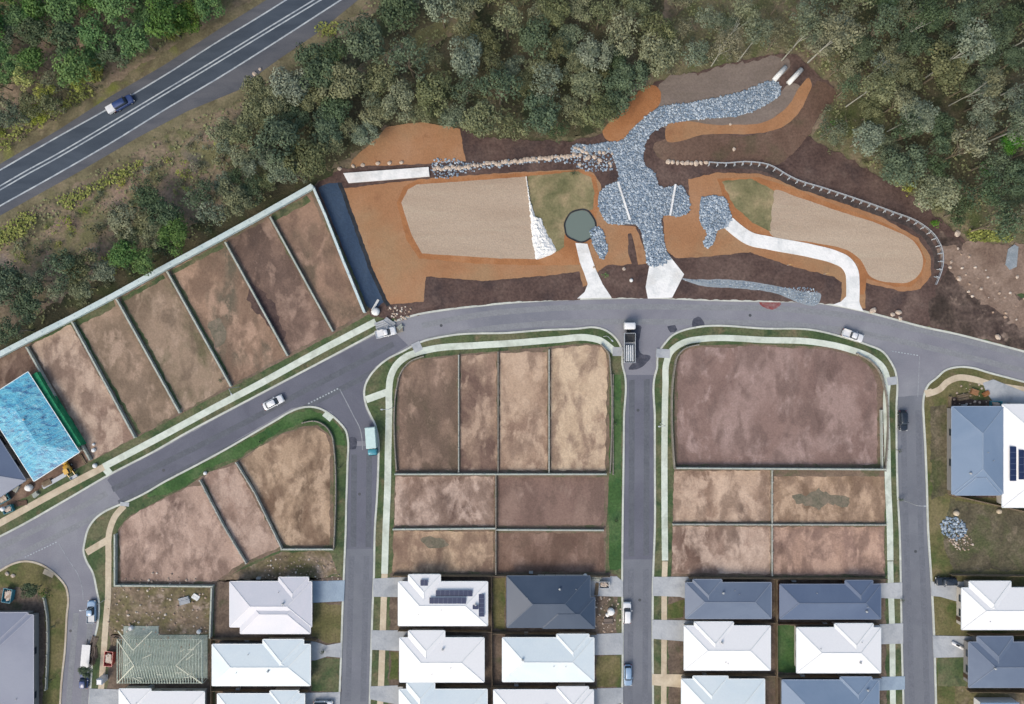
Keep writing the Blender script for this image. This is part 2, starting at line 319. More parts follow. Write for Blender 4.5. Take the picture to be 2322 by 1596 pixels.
K2 = [(812,2200),(838,1596),(841,1497),(845,1372),(848,1297),(850,1197),(855,1122),(858,1048),(858,998),(855,978),(850,961),(840,941),(830,918),(826,898),(827,878),(837,855),(855,833),(880,813),(910,798),(955,775),(1017,761),(1160,754),(1235,748),(1310,745),(1347,742),(1373,749),(1397,769),(1408,789),(1411,830),(1415,845),(1414,950),(1413,1050),(1411,1197),(1410,1322),(1411,1420),(1410,1596),(1408,2200)]
K3 = [(1482,2200),(1480,1596),(1479,1422),(1480,1310),(1484,1197),(1484,1048),(1484,948),(1485,848),(1489,835),(1490,811),(1497,792),(1508,777),(1523,761),(1548,749),(1573,743),(1740,745),(1841,748),(1916,766),(1966,782),(2001,798),(2018,820),(2028,840),(2032,860),(2031,923),(2032,1048),(2034,1123),(2038,1197),(2041,1322),(2043,1447),(2047,1596),(2060,2200)]
K4 = [(2135,2200),(2121,1596),(2116,1422),(2111,1322),(2103,1197),(2100,1098),(2096,998),(2093,948),(2092,910),(2096,888),(2103,873),(2123,856),(2141,840),(2171,832),(2203,834),(2241,845),(2291,858),(2321,866),(2900,1010),(2900,2200)]
for K, mt, lb, km in ((K0,'grass_dry','grassed corner block around the house at the lower left','kerb_tan'),(K1,'grass','grassed block between the first and second side streets','kerb'),
                  (K2,'grass','grassed block between the second and third side streets','kerb'),(K3,'grass','grassed block between the third and fourth side streets','kerb'),
                  (K4,'grass_dry','dry grassed block on the far right','kerb')):
    sheet('verge', smooth(K), .14, M[mt], lb)
    ribbon('kerb', K, .42, .0, .165, M[km], 'concrete kerb of the '+lb.replace('grassed ','',1), True, True)
# north side verge and kerb
sheet('verge', smooth(nk, False)[:-1]+[(2900,700),(2500,560),(2250,560),(2120,560),(1960,640),(1300,640),(900,680),(825,715),(840,705),(712,424),(0,806),(-600,1130)], .14, M['grass'], 'grass strip and verge on the upper side of the main street')
ribbon('kerb', nk, .42, .0, .165, M['kerb'], 'concrete kerb on the upper side of the main street')
# newer asphalt and stains
sheet('road', [(243,1088),(250,1079),(350,1027),(500,944),(700,838),(850,761),(884,742),(925,783),(905,795),(868,818),(850,832),(830,860),(822,890),(828,925),(850,975),(856,1010),(853,1000),(792,1000),(786,972),(750,933),(705,915),(660,926),(500,1018),(325,1114),(275,1135)], .036, M['road_dark'], 'darker resealed stretch of the main street', jit=.6)
sheet('road', [(790,1010),(856,1012),(848,1244),(784,1244)], .036, M['road_dark'], 'darker resealed stretch of the second side street')
M['road_mid'] = mottle('side_street_asphalt', [(.35,(117,121,130)),(.6,(128,132,140))], .09, 8, patches=[((136,139,149), .1, .58, .06, .5)], fine=.08, fscale=4, bump=.08)
sheet('road', [(782,1244),(849,1244),(838,1596),(812,2190),(751,2190),(770,1596)], .0365, M['road_mid'], 'lower stretch of the second side street')
sheet('road', [(1413,1268),(1483,1268),(1479,1596),(1481,2190),(1409,2190),(1411,1596)], .0365, M['road_mid'], 'lower stretch of the third side street')
sheet('road', [(2033,900),(2092,895),(2103,1197),(2120,1596),(2134,2190),(2061,2190),(2048,1596),(2038,1197)], .0365, M['road_mid'], 'long stretch of the fourth side street', jit=.5)
M['wear'] = mottle('tyre_worn_asphalt', [(.35,(137,140,145)),(.6,(145,148,153))], .5, 8, fine=.1)
M['wear_dark'] = mottle('tyre_worn_dark_asphalt', [(.35,(99,103,111)),(.6,(108,112,120))], .5, 8, fine=.1)
M['wear_mid'] = mottle('tyre_worn_side_asphalt', [(.35,(114,118,127)),(.6,(121,125,134))], .5, 8, fine=.1)
for (pts, lb, mt) in (([(-60,1290),(60,1230),(150,1186),(250,1133)],'lower left of the main street','wear'),([(262,1125),(400,1055),(550,980),(700,900),(820,838),(900,795)],'sloping part of the main street','wear_dark'),([(960,755),(1080,732),(1250,716),(1420,712),(1600,714),(1780,718),(1920,733),(2060,760),(2200,793),(2330,826)],'curved part of the main street','wear'),
                  ([(820,1030),(818,1240)],'second side street','wear_dark'),([(1449,860),(1448,1260)],'third side street','wear_dark'),([(2064,930),(2070,1200),(2078,1400),(2084,1600)],'fourth side street','wear_mid'),([(190,1390),(180,1500),(170,1640)],'first side street','wear'),([(814,1260),(806,1590)],'lower second side street','wear_mid'),([(1447,1290),(1445,1600)],'lower third side street','wear_mid')):
    for o_ in (-1.7,1.7): ribbon('tyre_track', pts, 1.3, .02, .0405, M[mt], 'faint tyre-worn line on the '+lb, True, off=o_, jit=.35)
sheet('road', [(1416,850),(1484,850),(1482,1268),(1413,1268)], .036, M['road_dark'], 'darker resealed stretch of the third side street')
bpy.context.view_layer.update()
for pts, lb in (([(793,990),(798,988),(810,1003),(806,1018),(793,1019)], 'black tar patch beside the kerb of the second side street'),
            ([(1572,722),(1582,718),(1596,730),(1598,741),(1570,742)], 'dark oil stain on the main street above the third corner'),
            ([(1513,740),(1530,738),(1536,747),(1520,755)], 'small dark stain beside the corner kerb right of the tipper truck'),
            ([(1437,738),(1447,736),(1452,800),(1475,808),(1462,826),(1442,838),(1425,838),(1436,815)], 'dark wet tyre stain beside the tipper truck')):
    sheet('road_stain', pts, .042, M['patch'], lb, True, 2)
sheet('road_stain', [(1722,686),(1735,680),(1758,681),(1772,688),(1758,699),(1735,700)], .042, mottle('red_dust',[(.35,(150,120,120)),(.65,(140,70,70))],.9,6), 'reddish dirt stain on the upper edge of the main street', True, 3)
# give-way and edge markings
def dashes(a, b, n, w=.3, ln=.55, lb=''):
    mb = MB(); A = W(*a); B = W(*b); d = (B-A).normalized()
    for i in range(n):
        p = A.lerp(B, (i+.5)/n); nn = Vector((-d.y, d.x, 0))*w/2; q = d*(B-A).length/n*ln/2
        mb.add([p-q-nn+Vector((0,0,.05)), p+q-nn+Vector((0,0,.05)), p+q+nn+Vector((0,0,.05)), p-q+nn+Vector((0,0,.05))], [(0,1,2,3)])
    tag(mb.build('lane_marking', M['paint']), lb, 'lane marking', None, 'structure')
dashes((697,916),(768,880),11,.3,.5,'dashed white give-way line at the mouth of the second side street')
dashes((55,1264),(130,1228),12,.22,.5,'dashed white give-way line at the mouth of the first side street')
dashes((2020,796),(2082,806),9,.2,.5,'dashed white give-way line at the mouth of the fourth side street')
M['paint_faint'] = mottle('worn_paint', [(.35,(138,142,150)),(.6,(166,170,176))], .8, 6, fine=.12, bump=0)
ribbon('lane_marking', [(770,882),(800,940),(817,975),(821,1000),(822,1020)], .2, .03, .05, M['paint_faint'], 'thin white centre line curving into the second side street')
ribbon('lane_marking', [(134,1232),(155,1268),(176,1300),(187,1335),(189,1362)], .18, .03, .05, M['paint_faint'], 'thin white centre line curving into the first side street')
ribbon('lane_marking', [(2084,808),(2080,900)], .15, .03, .048, M['paint_faint'], 'thin white centre line in the fourth side street')

# ------------------------------------------------------------ footpaths
def fp(pts, w, lb, mt='path', sm=True, z=.20): return ribbon('footpath', pts, w, .05, z, M[mt], lb, sm)
fp([(236,1058),(350,998),(500,917),(580,875),(720,798),(852,729)], 1.5, 'pale concrete footpath below the sloping row of lots')
fp([(-400,1404),(0,1186),(125,1117),(239,1057)], 1.5, 'dusty footpath past the building sites at the left edge', 'path_tan', z=.195)
fp([(283,1146),(262,1170),(251,1197),(247,1272),(246,1347),(240,1422),(235,1497),(230,1565)], 1.35, 'footpath beside the first side street', 'path_tan')
fp([(1396,800),(1380,786),(1360,772),(1335,766),(1260,770),(1160,778),(1080,783),(980,791),(950,798),(917,811),(897,830),(886,853),(882,885),(882,923),(880,1023),(879,1097),(875,1197),(872,1300)], 1.5, 'pale footpath curving round the second block')
fp([(872,1300),(869,1397),(865,1522),(862,1596),(845,2190)], 1.4, 'dusty footpath past the driveways of the second block', 'path_tan')
fp([(1507,1270),(1508,873),(1510,823),(1518,800),(1535,784),(1560,773),(1585,769),(1740,771),(1841,775),(1925,792),(1975,812),(2001,835),(2010,860),(2008,898),(2010,998),(2012,1098),(2016,1197),(2017,1270)], 1.4, 'pale footpath curving round the third block')
fp([(1507,1272),(1506,1297),(1505,1422),(1504,1596),(1500,2190)], 1.25, 'dusty footpath past the driveways of the third side street', 'path_tan', z=.195)
fp([(2017,1272),(2018,1322),(2021,1422),(2023,1596),(2040,2190)], 1.3, 'footpath past the driveways of the fourth side street', z=.195)
fp([(2101,893),(2128,883),(2146,866),(2171,856),(2203,859),(2241,870),(2321,884),(2900,1030)], 1.4, 'cream footpath round the corner of the far right block', 'path_tan')
for a, b, wd, lb, mt in (((238,1060),(250,1074),1.6,'footpath ramp to the kerb at the lower left of the sloping lots','path'), ((197,1252),(244,1224),1.5,'footpath link across the verge of the first side street','path_tan'),
            ((830,906),(880,888),1.6,'footpath link across the verge of the second side street','path'), ((941,777),(950,796),2.0,'kerb ramp at the top left of the second block','conc'),
            ((1388,797),(1411,797),2.0,'kerb ramp at the top right of the second block','conc'), ((1487,800),(1518,802),2.0,'kerb ramp at the top left of the third block','conc'),
            ((2010,865),(2032,862),1.8,'kerb ramp at the top right of the third block','conc'), ((283,1147),(284,1138),2.0,'kerb ramp at the top of the first block','conc'),
            ((735,937),(752,951),1.3,'kerb ramp on the rounded corner of the first block','path'), ((2096,893),(2112,888),1.6,'kerb ramp on the far right corner','path_tan'), ((100,1294),(122,1304),1.2,'kerb ramp on the lower left corner','path_tan')):
    p, q = W(*a), W(*b); ribbon('footpath', [a, b], wd, .05, .205 if mt == 'conc' else .187, M[mt], lb, False)

# ------------------------------------------------------------ lots
PINK = (158,130,116); PALE = (196,172,152); DK = (104,84,76)
def lot(pts, lb, seed, base=(146,120,107), light=PALE, dark=DK, amt=.55, dk=.56, z=.155, jit=2.2):
    sheet('bare_lot', pts, z, lotmat(seed, base, light, dark, amt, dk), lb, False, jit, True, seed=seed, zb=.10)
lot([(2,812),(60,784),(205,1040),(178,1058),(60,1125),(0,1158),(-80,1200),(-80,850)], 'disturbed brown soil around the building site at the left edge', 1, (112,90,78), (150,128,112))
lot([(73,782),(160,736),(305,992),(214,1040),(205,1025)], 'first bare lot right of the blue roof', 2, (148,124,110), PALE, DK, .52)
lot([(176,730),(262,680),(405,934),(312,988)], 'second bare lot right of the blue roof', 3, (138,120,102), (174,150,130), (102,98,72), .54, .56)
lot([(276,672),(374,620),(520,874),(412,934)], 'third bare lot right of the blue roof', 4, (136,118,100), (168,146,126), (92,96,66), .57, .52)
lot([(388,612),(505,552),(648,806),(526,872)], 'fourth bare lot right of the blue roof', 5, (142,118,100), (176,146,124), (100,98,84), .55, .55)
lot([(520,545),(608,496),(750,752),(655,802)], 'fifth bare lot right of the blue roof', 6, (130,108,96), (156,130,114), (88,74,68), .56, .56)
lot([(620,488),(704,440),(828,708),(757,748)], 'bare lot in the corner of the sloping row', 7, (140,116,100), (168,138,118), (110,98,82), .58, .57)
lot([(285,1180),(310,1162),(362,1136),(425,1105),(458,1100),(505,1190),(556,1272),(488,1318),(274,1318),(272,1207)], 'large bare lot at the left of the first block', 8, (140,116,104), (190,164,148), (100,82,76), .53, .53)
lot([(463,1084),(475,1070),(533,1052),(575,1125),(634,1240),(562,1272),(512,1190)], 'narrow bare lot in the middle of the first block', 9, (158,132,118), (186,162,146), DK, .5, .6)
lot([(545,1046),(580,1020),(640,985),(687,970),(715,970),(738,984),(748,1005),(748,1236),(648,1236),(585,1120)], 'rounded bare lot in the corner of the first block', 10, (142,116,96), (190,164,138), (96,80,66), .53, .56)
lot([(905,860),(915,838),(942,818),(1036,808),(1038,1066),(905,1066)], 'dark bare lot at the top left of the second block', 11, (138,116,102), (164,138,120), (100,88,74), .56, .58)
lot([(1044,808),(1126,800),(1126,1066),(1044,1066)], 'narrow bare lot in the top row of the second block', 12, (150,124,110), (184,158,136), DK, .55)
lot([(1133,800),(1240,797),(1240,1066),(1133,1066)], 'third bare lot in the top row of the second block', 13, (164,138,120), (196,170,146), (124,98,84), .53, .6)
lot([(1248,792),(1330,782),(1362,787),(1374,802),(1376,830),(1372,1066),(1248,1066)], 'pale bare lot at the top right of the second block', 14, (156,130,114), (206,182,154), (116,92,78), .5, .6)
lot([(897,1080),(1120,1080),(1120,1191),(895,1191)], 'pale bare lot in the second row at the left of the second block', 15, (150,126,112), (200,176,160), DK, .53)
lot([(1129,1082),(1370,1082),(1370,1170),(1362,1190),(1129,1191)], 'plain brown lot in the second row at the right of the second block', 16, (138,114,104), (152,128,116), (112,90,82), .62)
lot([(893,1204),(1118,1204),(1118,1296),(890,1296)], 'bare lot with a grey patch in the third row of the second block', 17, (156,130,112), (196,170,142), (112,92,78), .53, .6)
lot([(1128,1208),(1368,1208),(1370,1296),(1126,1296)], 'plain brown lot in the third row of the second block', 18, (136,112,98), (152,126,112), (104,82,72), .6)
lot([(1535,1052),(1535,830),(1543,804),(1562,790),(1700,785),(1880,792),(1946,810),(1976,837),(1987,870),(1988,1052)], 'large smooth brown double lot at the top of the third block', 19, (144,120,112), (170,146,138), (116,94,88), .58, .58)
lot([(1527,1068),(1745,1066),(1745,1182),(1525,1182)], 'pale bare lot in the second row at the left of the third block', 20, (158,132,114), (200,174,152), DK, .52)
lot([(1752,1080),(2004,1080),(2004,1184),(1752,1184)], 'bare lot with a dark green patch in the third block', 21, (156,130,110), (192,164,138), (116,96,76), .54)
lot([(1525,1193),(1745,1193),(1745,1300),(1523,1300)], 'pale bare lot in the third row at the left of the third block', 22, (154,128,114), (200,176,158), (108,86,76), .52)
lot([(1752,1194),(2003,1194),(2003,1302),(1752,1302)], 'mottled lot in the third row at the right of the third block', 23, (150,124,112), (192,160,140), (110,88,78), .54)
M['lotbase'] = mottle('lot_edge_soil', [(.3,(112,98,84)),(.5,(128,110,96)),(.7,(142,124,108))], .2, 9, patches=[((92,100,70), .3, .56, .06, .7)], fine=.2)
for pts, lb in (([(0,814),(712,430),(838,712),(760,755),(206,1046),(60,1125),(0,1158),(-100,1200),(-100,866)],'soil margin under the sloping lots'), ([(268,1200),(290,1172),(362,1133),(425,1102),(456,1080),(540,1042),(580,1017),(640,982),(687,966),(720,964),(744,982),(756,1005),(757,1242),(642,1244),(562,1278),(488,1326),(267,1326)],'soil margin under the lots of the first block'),
                ([(900,860),(912,835),(942,814),(1040,803),(1130,796),(1330,778),(1366,783),(1380,802),(1382,1072),(1374,1192),(1372,1302),(890,1302),(896,1074)],'soil margin under the lots of the second block'), ([(1528,1058),(1529,830),(1540,800),(1562,784),(1700,780),(1880,787),(1950,804),(1986,834),(2002,870),(2003,1064),(2006,1306),(1521,1306)],'soil margin under the lots of the third block')):
    sheet('bare_lot', pts, .147, M['lotbase'], lb, False, 1, zb=.1)
M['stain'] = mottle('grey_stain', [(.35,(108,106,90)),(.65,(140,128,112))], .5, 7, fine=.2)
sheet('ground_stain', [(1800,1128),(1830,1115),(1855,1110),(1880,1118),(1920,1128),(1925,1140),(1890,1146),(1850,1150),(1810,1143)], .162, M['stain'], 'dark weedy stain on the lot in the third block', True, 7, zb=.12)
sheet('ground_stain', [(955,1222),(975,1216),(1000,1222),(1018,1230),(1010,1238),(985,1243),(960,1236)], .162, M['stain'], 'grey ash stain on the lot in the second block', True, 4, zb=.12)
sheet('ground_stain', [(572,648),(600,665),(625,700),(642,752),(640,790),(612,745),(585,715),(568,680)], .162, mottle('dark_damp_soil',[(.35,(78,64,62)),(.65,(104,86,80))],.4,8,fine=.2), 'dark damp patch on the fifth sloping lot', True, 7, zb=.12)
sheet('ground_stain', [(478,728),(492,722),(510,742),(512,775),(498,788),(484,770)], .162, M['stain'], 'grey stain on the fourth sloping lot', True, 5, zb=.12)
# grass at lot tops; side strips paint wall shade in grass green
for pts, wd, lb in (([(72,778),(162,732)],.5,'thin grass edge at the top of the first sloping lot'), ([(170,735),(262,688)],1.6,'grass at the top of the second sloping lot'), ([(276,680),(374,626)],1.0,'grass at the top of the third sloping lot'),
                    ([(390,618),(505,557)],1.0,'grass at the top of the fourth sloping lot'), ([(620,495),(700,450)],1.6,'grass at the top of the corner lot'),
                    ([(178,738),(240,850),(318,985)],.7,'green strip painting wall shade down the left side of the second sloping lot'), ([(278,682),(345,800),(410,925)],.7,'green strip painting wall shade down the left side of the third sloping lot'),
                    ([(392,625),(430,690),(515,850)],.9,'green strip painting wall shade down the left side of the fourth sloping lot')):
    ribbon('grass_shade_strip', pts, wd, .1, .166, M['grass'], lb, False, jit=3)
# lush verge patches
sheet('verge', [(360,1100),(425,1070),(500,1030),(600,975),(660,938),(700,928),(740,942),(770,965),(780,985),(782,1010),(762,1010),(752,985),(730,962),(690,958),(640,975),(545,1035),(470,1062),(425,1098),(380,1120),(330,1128)], .150, M['grass_lush'], 'bright green grass along the top of the first block', jit=3, zb=.1)
sheet('verge', [(1384,850),(1408,850),(1408,1290),(1380,1290),(1380,1080)], .150, M['grass_lush'], 'bright green grass strip on the right edge of the second block', jit=2, zb=.1)
# yards under houses
for pts, lb, mt in (([(487,1315),(777,1308),(765,1800),(487,1800)],'soil yards of the houses in the first block','yard'), ([(885,1300),(1398,1300),(1398,1800),(878,1800)],'soil yards of the houses in the second block','yard'),
                ([(1516,1306),(2006,1308),(2010,1800),(1512,1800)],'soil yards of the houses in the third block','yard'), ([(2150,900),(2900,950),(2900,1150),(2150,1125)],'building site yard at the top of the far right block','soil_rough'),
                ([(-100,1340),(40,1330),(85,1335),(100,1360),(104,1450),(92,1650),(-100,1650)],'soil yard around the lower left house','yard'),
                ([(247,1330),(480,1330),(480,1436),(244,1440)],'weedy rubble-strewn lot below the large bare lot','weedy'), ([(250,1438),(482,1440),(478,1700),(240,1700)],'soil around the house frame','yard'),
                ([(490,1318),(560,1285),(640,1250),(745,1248),(770,1300),(700,1318)],'rubble-strewn soil above the pink-white roof','weedy'), ([(2165,1555),(2900,1560),(2900,1900),(2150,1900)],'sandy yard in the lower right corner','weedy')):
    sheet('yard', pts, .150, M[mt], lb, False, 3, zb=.1)
for pts, lb, mt in (([(712,1365),(775,1372),(772,1455),(740,1458),(706,1440)],'front lawn left of the second side street','grass_dry'), ([(704,1500),(735,1490),(770,1492),(768,1568),(706,1566)],'mown front lawn beside the second side street','grass'),
                    ([(1352,1488),(1406,1486),(1406,1556),(1352,1556)],'olive front lawn left of the third side street','grass_dry'),([(1513,1370),(1553,1358),(1548,1398),(1513,1402)],'small front lawn right of the third side street','grass_dry'),
                    ([(1760,1415),(1806,1418),(1803,1524),(1758,1522)],'green back lawn behind the white house in the third block','grass_lush'),([(2120,1362),(2160,1370),(2168,1430),(2150,1438),(2120,1438)],'front lawn of the white house at the right edge','grass_dry'),
                    ([(2122,1490),(2195,1490),(2190,1555),(2125,1555)],'green front lawn of the grey house at the right edge','grass'),([(887,1478),(905,1478),(903,1540),(885,1540)],'narrow front lawn beside the second side street footpath','grass_dry'),
                    ([(2106,1135),(2150,1128),(2320,1150),(2900,1200),(2900,1298),(2150,1296),(2112,1300)],'weedy olive lot on the right edge','grass_dry'), ([(1118,1310),(1146,1310),(1144,1425),(1118,1425)],'weedy strip beside the charcoal roof','grass_dry')):
    sheet('lawn', pts, .157, M[mt], lb, False, 2.5, zb=.1)
M['scrub'] = mottle('weedy_scrub', [(.3,(84,78,64)),(.5,(104,98,78)),(.7,(126,116,98))], .2, 9, patches=[((84,92,58), .15, .54, .06, .8), ((142,128,110), .3, .62, .05, .6)], fine=.35, bump=.5)
sheet('dirt', [(2152,1132),(2330,1160),(2900,1215),(2900,1296),(2160,1292),(2135,1240),(2140,1180)], .162, M['scrub'], 'patchy brown dirt and weeds of the vacant lot at the right edge', False, 6, zb=.1)
sheet('dirt', [(2108,920),(2146,915),(2148,1120),(2110,1130)], .1605, M['scrub'], 'dusty strip beside the fourth side street at the right', False, 4, zb=.1)
# driveways
for i, (p, mt, lb) in enumerate(([[(699,1317),(782,1315),(780,1362),(699,1366)],'conc_blue','wet blue-looking driveway of the pink-white house'], [[(688,1451),(715,1454),(740,1462),(775,1456),(775,1490),(742,1487),(715,1496),(688,1496)],'conc','flared driveway of the white house in the first block'],
        [[(675,1570),(772,1568),(770,1640),(675,1640)],'conc','driveway at the bottom of the first block'], [[(846,1311),(926,1307),(926,1353),(846,1352)],'conc','driveway of the white house with solar panels'],
        [[(842,1428),(926,1428),(926,1475),(842,1472)],'conc','driveway of the plain white house in the second block'], [[(839,1555),(922,1552),(922,1600),(839,1584)],'conc','driveway at the bottom left of the second block'],
        [[(1335,1437),(1412,1434),(1412,1483),(1335,1484)],'conc','driveway of the white house facing the third side street'], [[(1333,1560),(1412,1558),(1412,1592),(1333,1610)],'conc','driveway at the bottom right of the second block'],
        [[(1336,1305),(1398,1306),(1412,1318),(1412,1352),(1336,1350)],'conc','littered driveway beside the charcoal roof'], [[(1479,1307),(1572,1307),(1566,1360),(1540,1352),(1479,1350)],'conc','driveway of the upper grey house facing the third side street'],
        [[(1478,1404),(1574,1406),(1574,1455),(1478,1447)],'conc','driveway of the white house facing the third side street from the right'], [[(1478,1527),(1570,1528),(1570,1560),(1478,1552)],'path_tan','pale driveway at the bottom left of the third block'],
        [[(1977,1322),(2044,1320),(2044,1357),(1977,1354)],'conc','driveway of the grey house facing the fourth side street'], [[(1979,1415),(2046,1412),(2046,1458),(1979,1460)],'conc','driveway of the white house facing the fourth side street'],
        [[(1976,1534),(2050,1532),(2050,1562),(1976,1565)],'conc_blue','driveway at the bottom right of the third block'], [[(2109,1318),(2200,1318),(2198,1365),(2165,1362),(2130,1352),(2110,1350)],'conc','driveway of the white house at the right edge'],
        [[(2113,1440),(2218,1442),(2216,1488),(2115,1490)],'conc','driveway of the grey house at the right edge'], [[(204,1560),(280,1562),(278,1640),(202,1640)],'conc','driveway at the bottom left of the first block'],
        [[(2226,868),(2250,860),(2330,892),(2330,925),(2262,928),(2235,890)],'conc','concrete apron above the blue-grey roof'])):
    sheet('driveway', p, .212+.0003*i, M[mt], lb, zb=.05)
# ------------------------------------------------------------ park
def ps(name, pts, z, mt, lb, sm=True, jit=1.5): sheet(name, pts, z, M[mt], lb, sm, jit, zb=z-.03 if z > .17 else .0)
ps('soil', [(712,424),(770,385),(900,365),(1040,290),(1100,312),(1290,322),(1370,305),(1420,225),(1480,188),(1590,160),(1720,128),(1800,120),(1890,200),(1860,262),(1830,310),(1930,365),(2050,435),(2135,500),(2200,560),(2270,640),(2420,760),(2600,860),(2321,795),(2241,774),(2166,755),(2091,739),(2016,719),(1941,700),(1841,683),(1740,681),(1573,677),(1485,673),(1385,674),(1160,684),(1005,701),(900,725),(840,715),(775,560)], .152, 'mulch', 'dark mulched soil of the drainage reserve', False, 4)
ps('soil', [(2125,520),(2200,560),(2270,640),(2420,760),(2900,900),(2900,955),(2500,845),(2321,793),(2241,772),(2166,753),(2110,738),(2100,700),(2130,640),(2150,600)], .158, 'soil_rough', 'rough churned soil with stones at the right edge', False, 6)
M['tan'] = mottle('tan_dirt', [(.3,(122,102,90)),(.5,(144,124,110)),(.7,(166,146,132))], .2, 9, patches=[((112,94,82), .2, .6, .05, .7)], fine=.25)
ps('dirt', [(2125,560),(2150,555),(2200,590),(2260,620),(2330,690),(2400,700),(2400,760),(2330,750),(2250,700),(2190,660),(2150,610)], .164, 'tan', 'pale tan rubble bank across the churned soil', True, 7)
ps('dirt', [(2180,550),(2260,555),(2345,560),(2350,660),(2300,665),(2235,640),(2195,600)], .166, 'tan', 'smooth brown dirt pad beside the pale slab at the right edge', True, 5)
ps('dirt', [(1510,313),(1740,298),(1790,272),(1833,210),(1850,185),(1893,212),(1858,262),(1825,315),(1765,372),(1700,372),(1600,372),(1490,352),(1480,330)], .166, 'brown', 'brown earth slope right of the rock channel', True, 3)
ps('dirt', [(1495,192),(1590,163),(1700,138),(1748,128),(1790,140),(1770,180),(1740,188),(1685,209),(1573,235),(1490,246)], .166, 'mauve', 'mauve-grey graded bank above the rock channel', True, 7)
ps('dirt', [(1500,285),(1573,272),(1685,258),(1766,214),(1790,190),(1812,196),(1790,236),(1740,274),(1600,285),(1510,292)], .168, 'mauve', 'mauve-grey graded bank below the rock channel', True, 2)
ps('matting', [(1508,292),(1640,284),(1740,274),(1786,240),(1812,198),(1832,178),(1838,190),(1826,225),(1803,264),(1768,291),(1738,299),(1600,305),(1508,314)], .172, 'orange', 'curved strip of orange coir matting below the rock channel', True, 1)
ps('matting', [(1365,308),(1395,260),(1423,226),(1455,202),(1482,192),(1498,212),(1487,246),(1450,280),(1410,316),(1400,322)], .172, 'orange_deep', 'orange clay bank left of the rock channel', True, 2)
ps('matting', [(793,378),(800,362),(842,325),(880,287),(955,277),(1042,293),(1056,366),(905,375)], .172, 'orange', 'orange coir mat at the edge of the bush', False, 1.5)
ps('matting', [(778,428),(976,404),(1180,390),(1320,384),(1345,392),(1362,420),(1366,470),(1395,508),(1440,515),(1458,560),(1466,598),(1440,602),(1375,600),(1350,622),(1352,640),(1322,650),(1312,615),(1250,624),(1100,637),(966,627),(960,684),(880,690),(856,640),(800,505)], .172, 'orange', 'large orange coir mat of the left basin', False, 1.5)
ps('matting', [(900,460),(916,424),(945,408),(1193,392),(1320,386),(1350,400),(1360,450),(1330,600),(1215,602),(1080,598),(950,586),(922,545)], .176, 'orange_deep', 'deeper orange rim of the left basin', False, 1.5)
ps('matting', [(910,460),(925,430),(945,419),(1193,401),(1198,440),(1206,490),(1213,588),(1130,586),(957,575),(934,535)], .181, 'jute', 'tan jute mat in the left basin', False, .6)
ps('lawn', [(1195,401),(1310,388),(1340,404),(1348,440),(1342,475),(1300,482),(1280,520),(1278,560),(1258,572),(1214,586),(1206,490)], .185, 'parkgrass', 'seeded olive grass in the left basin', False, 2)
ps('matting', [(1503,487),(1562,484),(1560,407),(1620,392),(1720,394),(1800,418),(1900,458),(2000,494),(2080,540),(2108,580),(2110,625),(2085,655),(2050,662),(1975,645),(1961,640),(1960,700),(1905,690),(1907,640),(1890,628),(1780,600),(1700,572),(1600,582),(1532,586),(1506,565)], .172, 'orange', 'long orange coir mat of the right basin', False, 1.5)
ps('matting', [(1625,405),(1720,402),(1800,428),(1900,468),(2010,508),(2082,552),(2097,590),(2088,625),(2065,650),(2025,650),(1965,632),(1958,668),(1948,668),(1944,600),(1915,575),(1840,560),(1740,540),(1690,520),(1650,485)], .176, 'orange_deep', 'deeper orange rim of the right basin', False, 1.2)
ps('matting', [(1754,432),(1803,446),(1891,476),(2016,519),(2072,550),(2090,582),(2086,616),(2061,639),(2023,641),(1971,626),(1950,590),(1926,571),(1841,550),(1743,526),(1748,480)], .181, 'jute', 'tan jute mat in the right basin', True, .6)
ps('lawn', [(1635,412),(1700,405),(1754,432),(1750,480),(1745,524),(1705,505),(1665,470)], .185, 'parkgrass', 'seeded olive grass in the right basin', False, 2)
ps('soil', [(1520,590),(1600,586),(1700,574),(1780,602),(1885,632),(1903,645),(1900,690),(1740,682),(1573,678),(1480,674)], .177, 'mulch', 'mulch bed above the kerb between the two white paths', False, 2)
ps('soil', [(966,628),(1100,640),(1250,627),(1308,618),(1322,650),(1315,680),(1160,684),(1005,700),(958,703)], .177, 'mulch', 'mulch bed below the left basin', False, 1.5)
ps('soil', [(1356,640),(1376,608),(1432,598),(1424,575),(1423,530),(1431,530),(1442,575),(1447,600),(1470,600),(1465,650),(1468,676),(1386,676)], .180, 'mulch', 'dark mulch wedge between the two white ramps', False, 1.5)
ps('channel_lining', [(722,426),(745,416),(770,414),(782,450),(803,512),(872,684),(848,704),(832,694)], .172, 'bluefab', 'dark blue fabric-lined drain beside the corner lot', False, 1)
ribbon('channel_lining', [(771,416),(785,452),(806,512),(872,676),(882,694)], .9, .1, .180, M['darkfab'], 'black edge of the fabric-lined drain', jit=2)
ps('gravel_bed', [(1545,632),(1585,634),(1648,634),(1710,640),(1745,646),(1816,660),(1861,671),(1858,682),(1741,661),(1660,653),(1590,648)], .184, 'gravel_pale', 'pale blue-grey gravel swale above the kerb', True, 1)
def slab(name, pts, z, mt, lb, sm=False):
    o = sheet(name, pts, z, M[mt], None, sm, 0, zb=.05, kind=None); tag(o, lb, name.replace('_', ' ')); return o
sheet('path', [(1304,551),(1331,553),(1340,582),(1350,611),(1366,645),(1386,675),(1308,677),(1325,662),(1332,644),(1324,620),(1314,595)], .24, M['white_conc'], 'short white concrete ramp below the round pond', zb=.05)
sheet('path', [(1471,604),(1520,584),(1550,622),(1523,675),(1468,677),(1463,651)], .24, M['white_conc'], 'white concrete apron at the foot of the rock channel', zb=.05)
